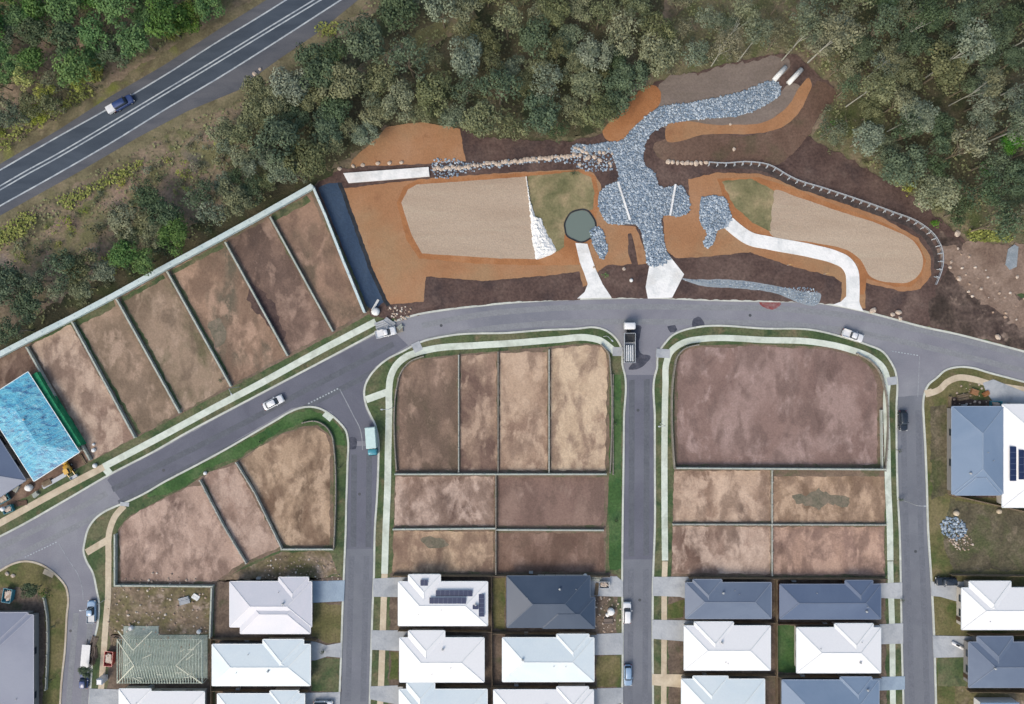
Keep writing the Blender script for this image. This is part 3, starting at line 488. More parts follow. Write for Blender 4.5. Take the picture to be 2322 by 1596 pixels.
ribbon('path', [(1650,505),(1672,524),(1698,541),(1741,551),(1841,570),(1890,583),(1916,596),(1930,618),(1932,640),(1931,694)], 3.0, .05, .24, M['white_conc'], 'long white concrete path bending beside the right basin')
sheet('path', [(1919,670),(1944,670),(1948,690),(1956,706),(1887,691),(1905,684)], .235, M['white_conc'], 'flared end of the long white path at the kerb', zb=.05)
slab('concrete_slab', [(779,394),(972,380),(974,401),(791,416)], .55, 'white_conc', 'long white concrete slab at the top of the left basin')
slab('concrete_slab', [(2283,565),(2297,555),(2306,560),(2302,605),(2287,612),(2277,600)], .35, 'gravel_pale', 'pale weathered slab on the dirt pad at the right edge')

# pond
def disc(cx, cy, r, n=40, ex=1.0, seed=0, amp=0): return [(cx+math.cos(2*math.pi*i/n)*r*ex*(1+amp*noise.noise(Vector((math.cos(2*math.pi*i/n)*1.5, math.sin(2*math.pi*i/n)*1.5, seed)))), cy+math.sin(2*math.pi*i/n)*r*(1+amp*noise.noise(Vector((math.cos(2*math.pi*i/n)*1.5, math.sin(2*math.pi*i/n)*1.5, seed))))) for i in range(n)]
mw, nt, N, L, P = node_mat('murky_water'); P.inputs['Base Color'].default_value = C(112,126,118); P.inputs['Roughness'].default_value = .5; P.inputs['Specular IOR Level'].default_value = .5
nn = N.new('ShaderNodeTexNoise'); nn.inputs['Scale'].default_value = .6; b = N.new('ShaderNodeBump'); b.inputs['Strength'].default_value = .08; L.new(nn.outputs[0], b.inputs['Height']); L.new(b.outputs[0], P.inputs['Normal'])
sheet('water', disc(1315,513,34,48,1,3,.10), .20, mw, 'murky grey-green round pond in the left basin', zb=.1)
ribbon('pond_edge', disc(1315,513,36,48,1,3,.10), .35, .05, .26, M['darkfab'], 'dark lined edge of the round pond', False, True)

# ------------------------------------------------------------ rocks
def rock_verts(r, rr, flat=.7):
    base = [(0,0,1),(.894,0,.447),(.276,.851,.447),(-.724,.526,.447),(-.724,-.526,.447),(.276,-.851,.447),(.724,.526,-.447),(-.276,.851,-.447),(-.894,0,-.447),(-.276,-.851,-.447),(.724,-.526,-.447),(0,0,-1)]
    a = rr.random()*6.28; ca, sa = math.cos(a), math.sin(a); sx = rr.uniform(.8,1.3)
    out = []
    for x, y, z in base:
        k = r*rr.uniform(.75,1.2); x *= sx; out.append(((x*ca-y*sa)*k, (x*sa+y*ca)*k, z*k*flat))
    return out
RF = [(0,1,2),(0,2,3),(0,3,4),(0,4,5),(0,5,1),(1,6,2),(2,6,7),(2,7,3),(3,7,8),(3,8,4),(4,8,9),(4,9,5),(5,9,10),(5,10,1),(1,10,6),(11,7,6),(11,8,7),(11,9,8),(11,10,9),(11,6,10)]
def inside(x, y, poly):
    c = False; n = len(poly); j = n-1
    for i in range(n):
        xi, yi = poly[i]; xj, yj = poly[j]
        if (yi > y) != (yj > y) and x < (xj-xi)*(y-yi)/(yj-yi)+xi: c = not c
        j = i
    return c
def rockmat(name, a, b):
    m, nt, N, L, P = node_mat(name)
    at = N.new('ShaderNodeAttribute'); at.attribute_name = 'tint'; sp = N.new('ShaderNodeSeparateColor'); L.new(at.outputs['Color'], sp.inputs[0])
    mx = N.new('ShaderNodeMix'); mx.data_type = 'RGBA'; L.new(sp.outputs[0], mx.inputs[0]); mx.inputs[6].default_value = C(*a); mx.inputs[7].default_value = C(*b)
    n = N.new('ShaderNodeTexNoise'); n.inputs['Scale'].default_value = 3; mr = N.new('ShaderNodeMapRange'); L.new(n.outputs[0], mr.inputs[0]); mr.inputs[3].default_value = .7; mr.inputs[4].default_value = 1.3
    v = N.new('ShaderNodeVectorMath'); v.operation = 'SCALE'; L.new(mx.outputs[2], v.inputs[0]); L.new(mr.outputs[0], v.inputs[3]); L.new(v.outputs[0], P.inputs['Base Color'])
    P.inputs['Roughness'].default_value = .85
    return m
M['rock'] = rockmat('blue_grey_rock', (118,138,158), (196,208,218))
M['sand_rock'] = rockmat('sandstone', (168,144,124), (226,214,200))
def rockfield(poly, lb, step=4.0, rmin=.18, rmax=.36, z=.2, seed=1, mt='rock', sm=True):
    rr = random.Random(seed); p = smooth(poly) if sm else poly
    x0 = min(q[0] for q in p); x1 = max(q[0] for q in p); y0 = min(q[1] for q in p); y1 = max(q[1] for q in p)
    mb = MB(); y = y0
    while y < y1:
        x = x0
        while x < x1:
            px = x+rr.uniform(-.5,.5)*step; py = y+rr.uniform(-.5,.5)*step
            if inside(px, py, p):
                c = W(px, py); r = rr.uniform(rmin, rmax); t = rr.random()**1.6
                mb.add([(c.x+a, c.y+b, z+r*.25+cc) for a, b, cc in rock_verts(r, rr)], RF, (t,t,t))
            x += step
        y += step
    return tag(mb.build('riprap', M[mt]), lb, 'rocks', None, 'stuff')
rip = [(1400,322),(1440,285),(1485,249),(1573,232),(1685,207),(1740,186),(1756,183),(1770,200),(1768,214),(1741,235),(1685,260),(1585,271),(1510,284),(1473,307),(1460,335),(1460,372),(1482,392),(1495,424),(1545,424),(1560,449),(1560,481),(1545,491),(1503,489),(1503,534),(1512,572),(1520,583),(1471,603),(1460,560),(1443,511),(1410,509),(1378,506),(1358,474),(1358,441),(1373,424),(1400,410),(1396,375),(1385,350),(1330,345),(1295,345),(1297,332),(1340,329),(1385,322)]
sheet('gravel_bed', rip, .186, M['gravel'], 'blue-grey gravel under the rock channel', True, 1, zb=.1)
rockfield(rip, 'blue-grey rock riprap lining the branching drainage channel', 3.6, seed=2)
comma = [(1590,449),(1618,444),(1643,451),(1652,474),(1658,499),(1648,516),(1625,524),(1618,549),(1603,563),(1593,554),(1603,529),(1590,511),(1585,479)]
sheet('gravel_bed', comma, .186, M['gravel'], 'gravel under the comma-shaped rock patch', True, 1, zb=.1)
rockfield(comma, 'comma-shaped patch of blue-grey rocks at the end of the long white path', 3.6, seed=3)
sm1 = [(1338,520),(1358,515),(1372,545),(1376,575),(1366,588),(1350,570),(1342,548)]
sheet('gravel_bed', sm1, .187, M['gravel'], 'gravel under the rocks beside the round pond', True, 1, zb=.1)
rockfield(sm1, 'small strip of rocks beside the round pond', 3.8, seed=4)
rockfield([(1550,634),(1600,636),(1700,642),(1740,650),(1855,673),(1855,680),(1741,659),(1660,651)], 'fine stones in the gravel swale above the kerb', 4.2, .12, .2, .18, seed=5)
rockfield([(2140,570),(2170,560),(2230,610),(2290,650),(2340,700),(2340,760),(2280,740),(2210,680),(2150,640)], 'scattered pale stones in the churned soil at the right edge', 24, .15, .45, .16, 6, 'sand_rock')
rockfield([(600,1275),(700,1262),(770,1285),(775,1318),(700,1308),(600,1312)], 'rubble above the pink-white roof', 11, .1, .3, .15, 7, 'sand_rock')
rockfield([(250,1335),(475,1335),(475,1432),(250,1434)], 'scattered rubble on the weedy lot', 15, .1, .32, .15, 8, 'sand_rock')
rockfield([(975,378),(1100,368),(1290,352),(1380,352),(1392,380),(1350,392),(1290,372),(1100,384),(978,392)], 'loose grey rubble along the boulder line', 5.5, .15, .32, .16, 9, 'rock')
rockfield([(2152,890),(2220,872),(2240,912),(2165,920)], 'pale builders rubble behind the blue-grey roof', 11, .1, .35, .16, 11, 'sand_rock')
rockfield([(1340,1360),(1402,1355),(1402,1425),(1345,1425)], 'rubble in the front yard of the charcoal roofed house', 10, .1, .3, .15, 12, 'sand_rock')
rockfield([(880,700),(930,695),(935,712),(890,724)], 'pale rubble on the verge at the street corner', 7, .12, .35, .15, 13, 'sand_rock')
rockfield([(2132,1185),(2150,1172),(2178,1178),(2190,1200),(2172,1222),(2140,1214)], 'heap of grey rubble on the weedy lot at the right edge', 4.2, .12, .42, .2, 14, 'rock')
rockfield([(2150,1222),(2190,1210),(2205,1235),(2170,1250)], 'pale spoil beside the grey rubble heap', 6, .1, .3, .16, 15, 'sand_rock')
# separate boulders
def boulder_mesh(seed):
    rr = random.Random(seed); bm = bmesh.new(); bmesh.ops.create_icosphere(bm, subdivisions=3, radius=1)
    for v in bm.verts:
        k = 1+.28*noise.noise(v.co*1.1+Vector((seed*5,0,0)))+.10*noise.noise(v.co*3+Vector((seed*5,0,0))); v.co *= k; v.co.z = max(v.co.z*.7, -.35)
    for f in bm.faces: f.smooth = False
    m = bpy.data.meshes.new('boulder'); bm.to_mesh(m); bm.free(); return m
BM = [boulder_mesh(i) for i in range(4)]
M['boulder'] = mottle('boulder_stone', [(.3,(176,156,140)),(.5,(204,188,172)),(.7,(226,214,200))], 1.2, 6, world=False, fine=.15, fscale=4)
for m in BM: m.materials.append(M['boulder'])
def boulder(dx, dy, r, label, group=None, rr=rnd):
    o = bpy.data.objects.new('boulder', rr.choice(BM)); COL.objects.link(o); p = W(dx, dy); o.location = (p.x, p.y, .16+r*.2)
    o.rotation_euler = (0,0,rr.random()*6.28); o.scale = (r, r*rr.uniform(.7,1), r*rr.uniform(.6,.9)); tag(o, label, 'boulder', group); return o
for i, (x, lb) in enumerate(((770,'leftmost'),(801,'second'),(823,'third'),(857,'fourth'),(883,'fifth'),(910,'rightmost'))):
    boulder(x, [383,377,375,371,370,369][i], .5, f'{lb} of the six spaced sandstone boulders above the long concrete slab', 'spaced boulders above the concrete slab')
k = 0
for i in range(48):
    t = i/47; x = 985+t*330; y = 384-t*31+rnd.uniform(-3,3)
    boulder(x, y, rnd.uniform(.35,.62), 'sandstone boulder in the continuous line between the concrete slab and the rock channel', 'boulder line left of the rock channel')
for i in range(22):
    boulder(rnd.uniform(1300,1390), rnd.uniform(335,378), rnd.uniform(.3,.6), 'loose boulder in the heap where the boulder line meets the rock channel', 'boulder heap at the channel bend')
for i, x in enumerate((1514,1524,1535,1546,1556,1566,1577,1588,1600)):
    boulder(x, 368+rnd.uniform(-3,3)+i*.3, rnd.uniform(.5,.7), 'pale sandstone boulder in the short row right of the rock channel', 'boulder row right of the rock channel')
for (x, y, r, lb) in ((1977,704,.8,'pale boulder beside the flared end of the long white path'),(2035,708,.7,'larger of the two boulders above the main street kerb'),(2022,713,.5,'flat boulder left of its larger neighbour above the main street kerb'),(2039,722,.5,'low boulder touching the main street kerb'),
                      (2083,465,.45,'white stone on the crest of the bank beyond the curved rail'),(2168,530,.7,'pale boulder at the bush edge beyond the curved rail'),(2260,764,.7,'pale stone on the churned soil near the right edge kerb'),(578,169,.55,'larger white boulder on the highway shoulder'),(590,158,.35,'smaller white boulder at the widened highway shoulder'),
                      (2304,628,.4,'small white stone beside the dirt pad at the right edge'),(18,1300,.5,'left one of the two white boulders on the lower left corner'),(31,1304,.5,'right one of the two white boulders on the lower left corner'),(2172,632,.6,'grey stone in the churned soil beside the curved rail'),(1346,606,.3,'small stone on the orange mat beside the white ramp'),
                      (1414,610,.4,'pale stone in the dark mulch wedge'),(1655,282,.35,'small stone beside the curved orange strip'),(1663,339,.45,'pale stone on the brown slope right of the rock channel')):
    boulder(x, y, r, lb)

# ------------------------------------------------------------ walls, fences, rails
M['noise_wall'] = mottle('pale_panel', [(.3,(178,202,206)),(.7,(206,222,222))], .5, 5, fine=.05, rough=.7)
M['barrier_cap'] = mottle('barrier_capping', [(.3,(200,220,222)),(.7,(220,234,234))], .4, 5, fine=.05)
M['white_wall'] = mottle('concrete_sleeper', [(.3,(156,164,158)),(.7,(184,190,182))], .6, 6, fine=.1)
M['grey_wall'] = mottle('weathered_sleeper', [(.3,(162,166,158)),(.7,(190,192,184))], .5, 7, fine=.15)
M['dark_wall'] = mottle('dark_sleeper', [(.3,(130,126,116)),(.7,(160,154,144))], .5, 7, fine=.15)
M['timber'] = mottle('fence_timber', [(.3,(118,104,86)),(.7,(150,134,112))], .7, 7, fine=.15)
M['cap'] = mottle('wall_cap', [(.3,(170,178,170)),(.7,(198,204,194))], .6, 6, fine=.08)
def wall(name, pts, h, th, mt, label, post=2.4, cap=None, sm=False, z0=.05, group=None, postw=.03, capw=.08):
    """solid wall along D points given at ground level, posts every `post` metres as parts"""
    p = smooth(pts, False) if sm else list(pts)
    c = W(*p[0]); t = empty(name, c, 0, label, name.replace('_', ' '), group)
    def ch(mb, nm, m_, par=t):
        mb.v = [(x-c.x, y-c.y, z) for x, y, z in mb.v]; return mb.build(nm, m_, par)
    q = p if sm else subdiv(p, 60, False)
    w_ = ch(ribbon_mb(MB(), q, th, z0, h), 'panel', M[mt])
    if cap: ch(ribbon_mb(MB(), q, th+capw, h+.002, h+.06), 'coping', M[cap])
    P_ = [W(*a) for a in q]; acc = 0; tot = sum((b-a).length for a, b in zip(P_, P_[1:])); n = max(2, min(40, int(tot/post)+1)); stp = tot/(n-1); nxt = 0; posts = 0
    pm = None
    for a, b in zip(P_, P_[1:]):
        l = (b-a).length
        while nxt <= acc+l+1e-4 and posts < n:
            pos = a.lerp(b, min(1, (nxt-acc)/max(l,1e-6)))
            if pm is None:
                o = MB().box(-th/2-postw, -th/2-postw, 0, th/2+postw, th/2+postw, h+.09).build('post', M[cap or mt], t); pm = o.data
            else: o = bpy.data.objects.new('post', pm); COL.objects.link(o); o.parent = t
            o.location = (pos.x-c.x, pos.y-c.y, z0); o.rotation_euler = (0,0,math.atan2(b.y-a.y, b.x-a.x)); nxt += stp; posts += 1
        acc += l
    return t
wall('noise_barrier', [(-500,1068),(0,811),(100,759),(175,722),(270,672),(375,614),(500,547),(580,503),(706,432),(714,427)], 2.3, .3, 'noise_wall', 'long pale noise barrier between the bushland and the sloping lots', 4.0, 'barrier_cap', capw=.85)
wall('boundary_wall', [(714,428),(741,490),(782,594),(829,708)], 1.7, .25, 'noise_wall', 'pale panel wall beside the blue fabric-lined drain', 3, 'barrier_cap', capw=.3)
for i, (a, b, lb) in enumerate((((67,788),(209,1040),'beside the blue roofed building site'), ((170,732),(310,990),'between the first and second sloping lots'), ((270,680),(411,934),'between the second and third sloping lots'),
        ((384,618),(526,874),'between the third and fourth sloping lots'), ((515,552),(654,805),'between the fourth and fifth sloping lots'), ((616,495),(756,750),'between the fifth and corner sloping lots'))):
    wall('retaining_wall', [a, b], 1.0, .28, 'grey_wall', 'low grey retaining wall '+lb, 2.4, 'cap')
RW = [([(457,1088),(510,1190),(561,1274)],'grey_wall',1.0,False,'grey retaining wall right of the large lot in the first block'), ([(539,1048),(580,1114),(641,1240)],'grey_wall',1.1,False,'grey retaining wall left of the rounded lot in the first block'),
 ([(688,958),(715,954),(740,966),(755,990),(758,1010),(758,1242)],'dark_wall',.9,True,'curved dark retaining wall round the rounded lot'), ([(641,1243),(757,1243)],'white_wall',.9,False,'pale retaining wall below the rounded lot'),
 ([(266,1210),(266,1324),(486,1326)],'white_wall',1.1,False,'pale L-shaped retaining wall round the large lot of the first block'), ([(485,1330),(481,1440)],'white_wall',1.3,False,'pale wall between the weedy lot and the pink-white house'),
 ([(1040,806),(1040,1068)],'grey_wall',.8,False,'first upright lot wall in the top row of the second block'), ([(1129,799),(1129,1070)],'dark_wall',.8,False,'second upright lot wall in the top row of the second block'), ([(1244,794),(1244,1070)],'grey_wall',1.0,False,'third upright lot wall in the top row of the second block'),
 ([(898,1073),(1372,1073)],'white_wall',1.3,False,'long level retaining wall below the top row of the second block'), ([(1124,1076),(1124,1298)],'dark_wall',1.0,False,'upright wall down the middle of the second block'),
 ([(893,1198),(1122,1196)],'white_wall',.9,False,'short level wall on the left of the second block'), ([(1126,1199),(1366,1200)],'white_wall',.9,False,'short level wall on the right of the second block'),
 ([(900,1064),(900,880),(908,848),(930,820),(960,808)],'dark_wall',.9,True,'curved dark retaining wall on the left of the second block'), ([(1362,782),(1378,800),(1382,830),(1382,1070)],'dark_wall',.9,True,'dark retaining wall on the right of the second block'),
 ([(1389,850),(1389,1074)],'dark_wall',.5,False,'low outer wall on the right of the second block'), ([(1527,1060),(1527,835),(1533,808),(1550,790),(1580,782)],'dark_wall',1.3,True,'curved retaining wall on the left of the large double lot'),
 ([(1531,1059),(1998,1062)],'white_wall',1.5,False,'long level retaining wall below the large double lot'), ([(1994,930),(1996,1062)],'cap',.9,False,'pale wall on the right of the large double lot'), ([(2003,1066),(2003,880),(1992,845),(1972,820),(1940,802)],'dark_wall',.8,True,'curved dark retaining wall on the right of the large double lot'),
 ([(1748,1066),(1748,1302)],'grey_wall',.7,False,'upright wall down the middle of the third block'), ([(1524,1187),(2004,1188)],'grey_wall',.9,False,'level wall between the lower lots of the third block'),
 ([(103,1352),(110,1390),(112,1450),(108,1560)],'grey_wall',.8,True,'curved retaining wall right of the lower left house'), ([(2150,900),(2148,1118)],'timber',.9,False,'dusty wall left of the blue-grey roofed house'), ([(2150,1120),(2280,1150),(2360,1168)],'timber',1.2,False,'timber fence below the blue-grey roofed house')]
for pts, mt, h, sm, lb in RW: wall('retaining_wall' if mt != 'timber' else 'fence', pts, h, .24, mt, lb, 2.4, 'cap' if mt in ('white_wall',) else None, sm)
YF = [([(487,1444),(720,1446)],'timber yard fence above the second white house of the first block'), ([(484,1442),(484,1640)],'timber yard fence right of the house frame'), ([(486,1560),(700,1562)],'timber yard fence at the bottom of the first block'),
 ([(893,1301),(1380,1303)],'timber back fence above the houses of the second block'), ([(1114,1303),(1116,1600)],'timber fence down the middle of the second block houses'), ([(905,1425),(1112,1427)],'timber yard fence below the house with solar panels'),
 ([(1118,1431),(1350,1433)],'timber yard fence below the charcoal roof'), ([(905,1549),(1112,1552)],'timber yard fence below the plain white house of the second block'), ([(1118,1552),(1350,1554)],'timber yard fence at the bottom right of the second block'),
 ([(1560,1307),(2004,1309)],'timber back fence above the houses of the third block'), ([(1756,1310),(1758,1640)],'timber fence down the middle of the third block houses'), ([(1580,1406),(1754,1407)],'timber yard fence below the left grey roof of the third block'), ([(1760,1410),(1985,1411)],'timber yard fence below the right grey roof of the third block'),
 ([(1550,1525),(1754,1526)],'timber yard fence below the left white house of the third block'), ([(1760,1529),(1990,1530)],'timber yard fence below the right white house of the third block'), ([(2150,1300),(2500,1304)],'timber fence above the white house at the right edge'), ([(2190,1434),(2500,1436)],'timber fence between the two houses at the right edge'), ([(2190,1562),(2500,1566)],'timber fence below the grey house at the right edge')]
for pts, lb in YF: wall('fence', pts, 1.5, .07, 'timber', lb, 2.4)
M['metal'] = flat('galvanised', (196,202,206), .45, .5, .2)
def rail(pts, label):
    p = smooth(pts, False, 10); c = W(*p[0]); t = empty('safety_rail', c, 0, label, 'railing')
    mb = ribbon_mb(MB(), p, .16, 1.0, 1.1); mb.v = [(x-c.x, y-c.y, z) for x, y, z in mb.v]; mb.build('top_rail', M['metal'], t)
    mb = ribbon_mb(MB(), p, .06, .5, .58); mb.v = [(x-c.x, y-c.y, z) for x, y, z in mb.v]; mb.build('mid_rail', M['metal'], t)
    P_ = [W(*a) for a in p]; nxt = 0; acc = 0; pm = None
    for a, b in zip(P_, P_[1:]):
        l = (b-a).length; d = (b-a).normalized()
        while nxt <= acc+l:
            pos = a.lerp(b, (nxt-acc)/l)
            if pm is None:
                o = MB().box(-.09,-.09,0,.09,.09,1.14).box(-.1,-.75,.98,.1,-.1,1.12).bar((0,-.72,.1),(0,-.12,.95),.14,.14).build('post', M['metal'], t); pm = o.data
            else: o = bpy.data.objects.new('post', pm); COL.objects.link(o); o.parent = t
            o.location = (pos.x-c.x, pos.y-c.y, 0); o.rotation_euler = (0,0,math.atan2(d.y,d.x)); nxt += 1.9
        acc += l
rail([(1605,370),(1640,372),(1690,369),(1740,376),(1780,398),(1791,404),(1866,429),(1941,454),(2016,481),(2078,506),(2113,535),(2130,569),(2131,604),(2116,646)], 'curved white post-and-rail fence round the right basin')
M['drain_soil'] = mottle('drain_soil', [(.3,(62,56,56)),(.7,(92,82,78))], .4, 8, fine=.3)
ribbon_o = ribbon('drain_strip', [(1610,378),(1690,378),(1738,386),(1785,413),(1863,440),(1938,465),(2012,492),(2070,516),(2103,545),(2120,575),(2120,610)], 1.1, .1, .182, M['drain_soil'], 'dark drain strip just inside the curved rail', jit=2)
for a, b, lb in (((1400,414),(1427,499),'longer thin white concrete sill across the rock channel'), ((1530,419),(1518,489),'shorter thin white concrete sill across the rock channel')):
    o = ribbon_mb(MB(), [a, b], .42, .1, .62).build('concrete_sill', M['white_conc']); tag(o, lb, 'concrete sill')
for a, b, lb in (((1752,184),(1778,155),'left one of the two white pipes at the head of the rock channel'), ((1784,192),(1814,160),'right one of the two white pipes at the head of the rock channel')):
    p, q = W(*a), W(*b); p.z = q.z = .65
    o = MB().tube([p, q], [.55,.55], 16).build('drain_pipe', M['white_conc'], None, True); tag(o, lb, 'pipe')

# ------------------------------------------------------------ houses
def roofmat(name, a, b, rough=.45, spec=.5):
    return mottle(name, [(.35,a),(.65,b)], .08, 5, rough, (), .03, 3, 0, spec=spec)
RM = {'white': roofmat('white_metal_roof', (255,255,255), (255,255,255)), 'pinkwhite': roofmat('pale_metal_roof', (214,218,226), (228,226,234)),
      'ice': roofmat('ice_metal_roof', (226,240,246), (238,248,250)), 'grey': roofmat('slate_metal_roof', (104,118,140), (118,132,152)), 'blue': roofmat('bluegrey_metal_roof', (120,142,168), (134,154,178)),
      'char': roofmat('charcoal_metal_roof', (52,70,92), (66,82,102)), 'mauve': roofmat('mauve_metal_roof', (140,146,164), (152,158,174)), 'navy': roofmat('navy_metal_roof', (88,104,132), (100,116,142))}
CAPM = {k: flat(k+'_ridge', c, .5) for k, c in {'white':(232,238,240),'pinkwhite':(236,236,240),'ice':(246,252,252),'grey':(140,150,166),'blue':(158,174,194),'char':(84,98,116),'mauve':(172,176,190),'navy':(120,132,152)}.items()}
M['render_wall'] = flat('rendered_wall', (206,200,190), .8, .2); M['render_grey'] = flat('grey_wall_render', (150,148,146), .8, .2); M['brick'] = flat('brick_veneer', (140,104,86), .85, .2)
M['glass'] = flat('window_glass', (54,64,74), .08, .6); M['alu'] = flat('window_frame', (60,62,66), .4, .5); M['garage'] = flat('garage_panel', (176,174,170), .5, .4); M['door'] = flat('door_paint', (88,70,58), .5, .4)
M['solar'] = flat('solar_cell', (34,48,84), .2, .6); M['solar_frame'] = flat('solar_frame', (92,104,128), .4, .5); M['white_paint'] = flat('white_paint', (240,242,242), .4, .5)
PV = flat('vent_metal', (176,180,182), .4, .5)
def hip(mb, x0, y0, x1, y1, z, pitch=.27, th=.17):
    w_, h_ = x1-x0, y1-y0
    if w_ >= h_: m = h_/2; a = (x0+m, (y0+y1)/2); b = (x1-m, (y0+y1)/2)
    else: m = w_/2; a = ((x0+x1)/2, y0+m); b = ((x0+x1)/2, y1-m)
    zt = z+m*pitch
    mb.add([(x0,y0,z),(x1,y0,z),(x1,y1,z),(x0,y1,z),(a[0],a[1],zt),(b[0],b[1],zt),(x0,y0,z-th),(x1,y0,z-th),(x1,y1,z-th),(x0,y1,z-th)],
           ([(0,1,5,4),(1,2,5),(2,3,4,5),(3,0,4)] if w_ >= h_ else [(0,1,4),(1,2,5,4),(2,3,5),(3,0,4,5)])+[(6,7,1,0),(7,8,2,1),(8,9,3,2),(9,6,0,3),(9,8,7,6)])
    e = .035
    if w_ >= h_: hips = [((x0,y0),a),((x0,y1),a),((x1,y0),b),((x1,y1),b)]
    else: hips = [((x0,y0),a),((x1,y0),a),((x0,y1),b),((x1,y1),b)]
    return [(Vector((p[0],p[1],z+e)), Vector((q[0],q[1],zt+e))) for p, q in hips]+[(Vector((a[0],a[1],zt+e)), Vector((b[0],b[1],zt+e)))]
def house(label, cen, rects, rm, ang=0, ridge=True, eave=2.75, street='', panels=(), wallm='render_wall', pitch=.27):
    """rects in metres, local frame, at eave level; first is the main wing, second the garage wing"""
    p0 = W(cen[0], cen[1], eave); t = empty('house', (p0.x, p0.y, .14), ang, label, 'house', None)
    rects = list(rects); m0 = rects[0]
    for i in range(1, len(rects)):
        a0,b0,a1,b1 = rects[i]
        if b1 > m0[3]+.3 and (b1-b0) < (m0[3]-m0[1])*.8: rects[i] = (a0, m0[1]+.9, a1, b1)
    zb = eave-.14; mb = MB(); caps = MB(); wl = MB(); gut = MB()
    for i, (x0,y0,x1,y1) in enumerate(rects):
        z = zb+.012*i
        for a, b in hip(mb, x0, y0, x1, y1, z, pitch): 
            if (a-b).length > .3: caps.bar(a, b, .13, .04)
        e = .5+.02*i; wl.box(x0+e, y0+e, 0, x1-e, y1-e, z-.16-.003*i)
        for a, b in (((x0,y0),(x1,y0)),((x1,y0),(x1,y1)),((x1,y1),(x0,y1)),((x0,y1),(x0,y0))):
            ax, ay = a; bx, by = b; dx = (1 if bx>ax else -1 if bx<ax else 0); dy = (1 if by>ay else -1 if by<ay else 0); nx, ny = dy, -dx
            gut.bar((ax+nx*.07, ay+ny*.07, z-.07-.002*i), (bx+nx*.07, by+ny*.07, z-.07-.002*i), .14, .13)
    rf = mb.build('roof', RM[rm] if isinstance(rm, str) else rm, t)
    cm = CAPM[rm] if isinstance(rm, str) else CAPM['ice']
    if ridge: caps.build('ridge_cap', cm, rf)
    gut.build('gutter', cm, rf)
    hx0,hy0,hx1,hy1 = rects[0]; rv = random.Random(int(abs(cen[0]*3+cen[1])))
    def rz(x, y): return zb+min(x-hx0, hx1-x, y-hy0, hy1-y)*pitch
    for q in range(3):
        vx = rv.uniform(hx0+2.5,hx1-2.5); vy = rv.uniform(hy0+1.5,hy1-1.5); z_ = rz(vx, vy)
        if q == 0: MB().tube([(vx,vy,z_-.1),(vx,vy,z_+.25)], [.18,.18], 10).tube([(vx,vy,z_+.25),(vx,vy,z_+.4),(vx,vy,z_+.5)], [.24,.26,.1], 10).build('roof_vent', PV, rf)
        else: MB().tube([(vx,vy,z_-.1),(vx,vy,z_+.35)], [.07,.07], 8).build('vent_pipe', PV, rf)
    ax_ = hx0+3+rv.random()*4; ay_ = hy1-.05; MB().box(ax_,ay_,.05,ax_+.9,ay_+.4,.85).build('air_conditioner', PV, t)
    wl.build('wall', M[wallm], t)
    x0,y0,x1,y1 = rects[0]
    def win(cx, cy, nx, ny, ww=1.5, hh=1.2, zc=1.5):
        tx, ty = -ny, nx
        f = MB(); g = MB()
        for s in (-1, 1): f.bar((cx+tx*s*ww/2, cy+ty*s*ww/2, zc-hh/2), (cx+tx*s*ww/2, cy+ty*s*ww/2, zc+hh/2), .07, .1)
        for s in (-1, 1): f.bar((cx-tx*ww/2, cy-ty*ww/2, zc+s*hh/2), (cx+tx*ww/2, cy+ty*ww/2, zc+s*hh/2), .1, .07)
        fo = f.build('window', M['alu'], t); g.bar((cx-tx*ww/2, cy-ty*ww/2, zc), (cx+tx*ww/2, cy+ty*ww/2, zc), .04, hh-.06); g.build('pane', M['glass'], fo)
    e = .5-.02
    for sy, ny in ((y0+e,-1),(y1-e,1)):
        for k_ in (.2,.5,.78): win(x0+(x1-x0)*k_, sy, 0, ny, 1.6 if k_ != .5 else 2.2)
    for sx, nx in ((x0+e,-1),(x1-e,1)):
        for k_ in (.35,.7): win(sx, y0+(y1-y0)*k_, nx, 0)
    if street and len(rects) > 1:
        a0,b0,a1,b1 = rects[1]; gx = a0+.5-.03 if street == 'L' else a1-.5+.03
        g = MB(); ym = (b0+b1)/2
        for q in range(4): g.bar((gx, ym-2.4, .3+q*.55), (gx, ym+2.4, .3+q*.55), .06, .52)
        g.build('garage_door', M['garage'], t)
        dx_ = x0+.5-.04 if street == 'L' else x1-.5+.04
        d = MB().box(dx_-.03, y0+1.2, 0, dx_+.03, y0+2.15, 2.1).build('door', M['door'], t); MB().tube([(dx_+(-.08 if street=='L' else .08), y0+1.3, 1.0),(dx_+(-.08 if street=='L' else .08), y0+1.3, 1.25)], [.02,.02], 6).build('handle', M['metal'], d)
    return t, p0
def drects(cen, D, eave=2.75):
    out = []; p0 = W(cen[0], cen[1], eave)
    for (a,b,c,d) in D:
        p = W(a, b, eave); q = W(c, d, eave); out.append((p.x-p0.x, q.y-p0.y, q.x-p0.x, p.y-p0.y))
    return out
def AH(label, D, rm, street, **k):
    cen = ((D[0][0]+D[0][2])/2, (D[0][1]+D[0][3])/2); return house(label, cen, drects(cen, D), rm, 0, True, street=street, **k)
AH('pinkish-white roofed house below the rounded lot of the first block', [(521,1319,706,1421),(545,1340,703,1436),(632,1309,699,1372)], 'pinkwhite', 'R')
AH('ice-white roofed house in the first block, below the pinkish-white one', [(481,1461,703,1554),(596,1450,688,1508)], 'ice', 'R')
AH('white roofed house at the bottom of the first block, below the green house frame', [(275,1568,463,1680),(270,1562,342,1640)], 'white', 'L')
AH('white roofed house at the bottom of the first block, beside the second side street', [(493,1573,690,1680),(612,1566,677,1630)], 'ice', 'R')
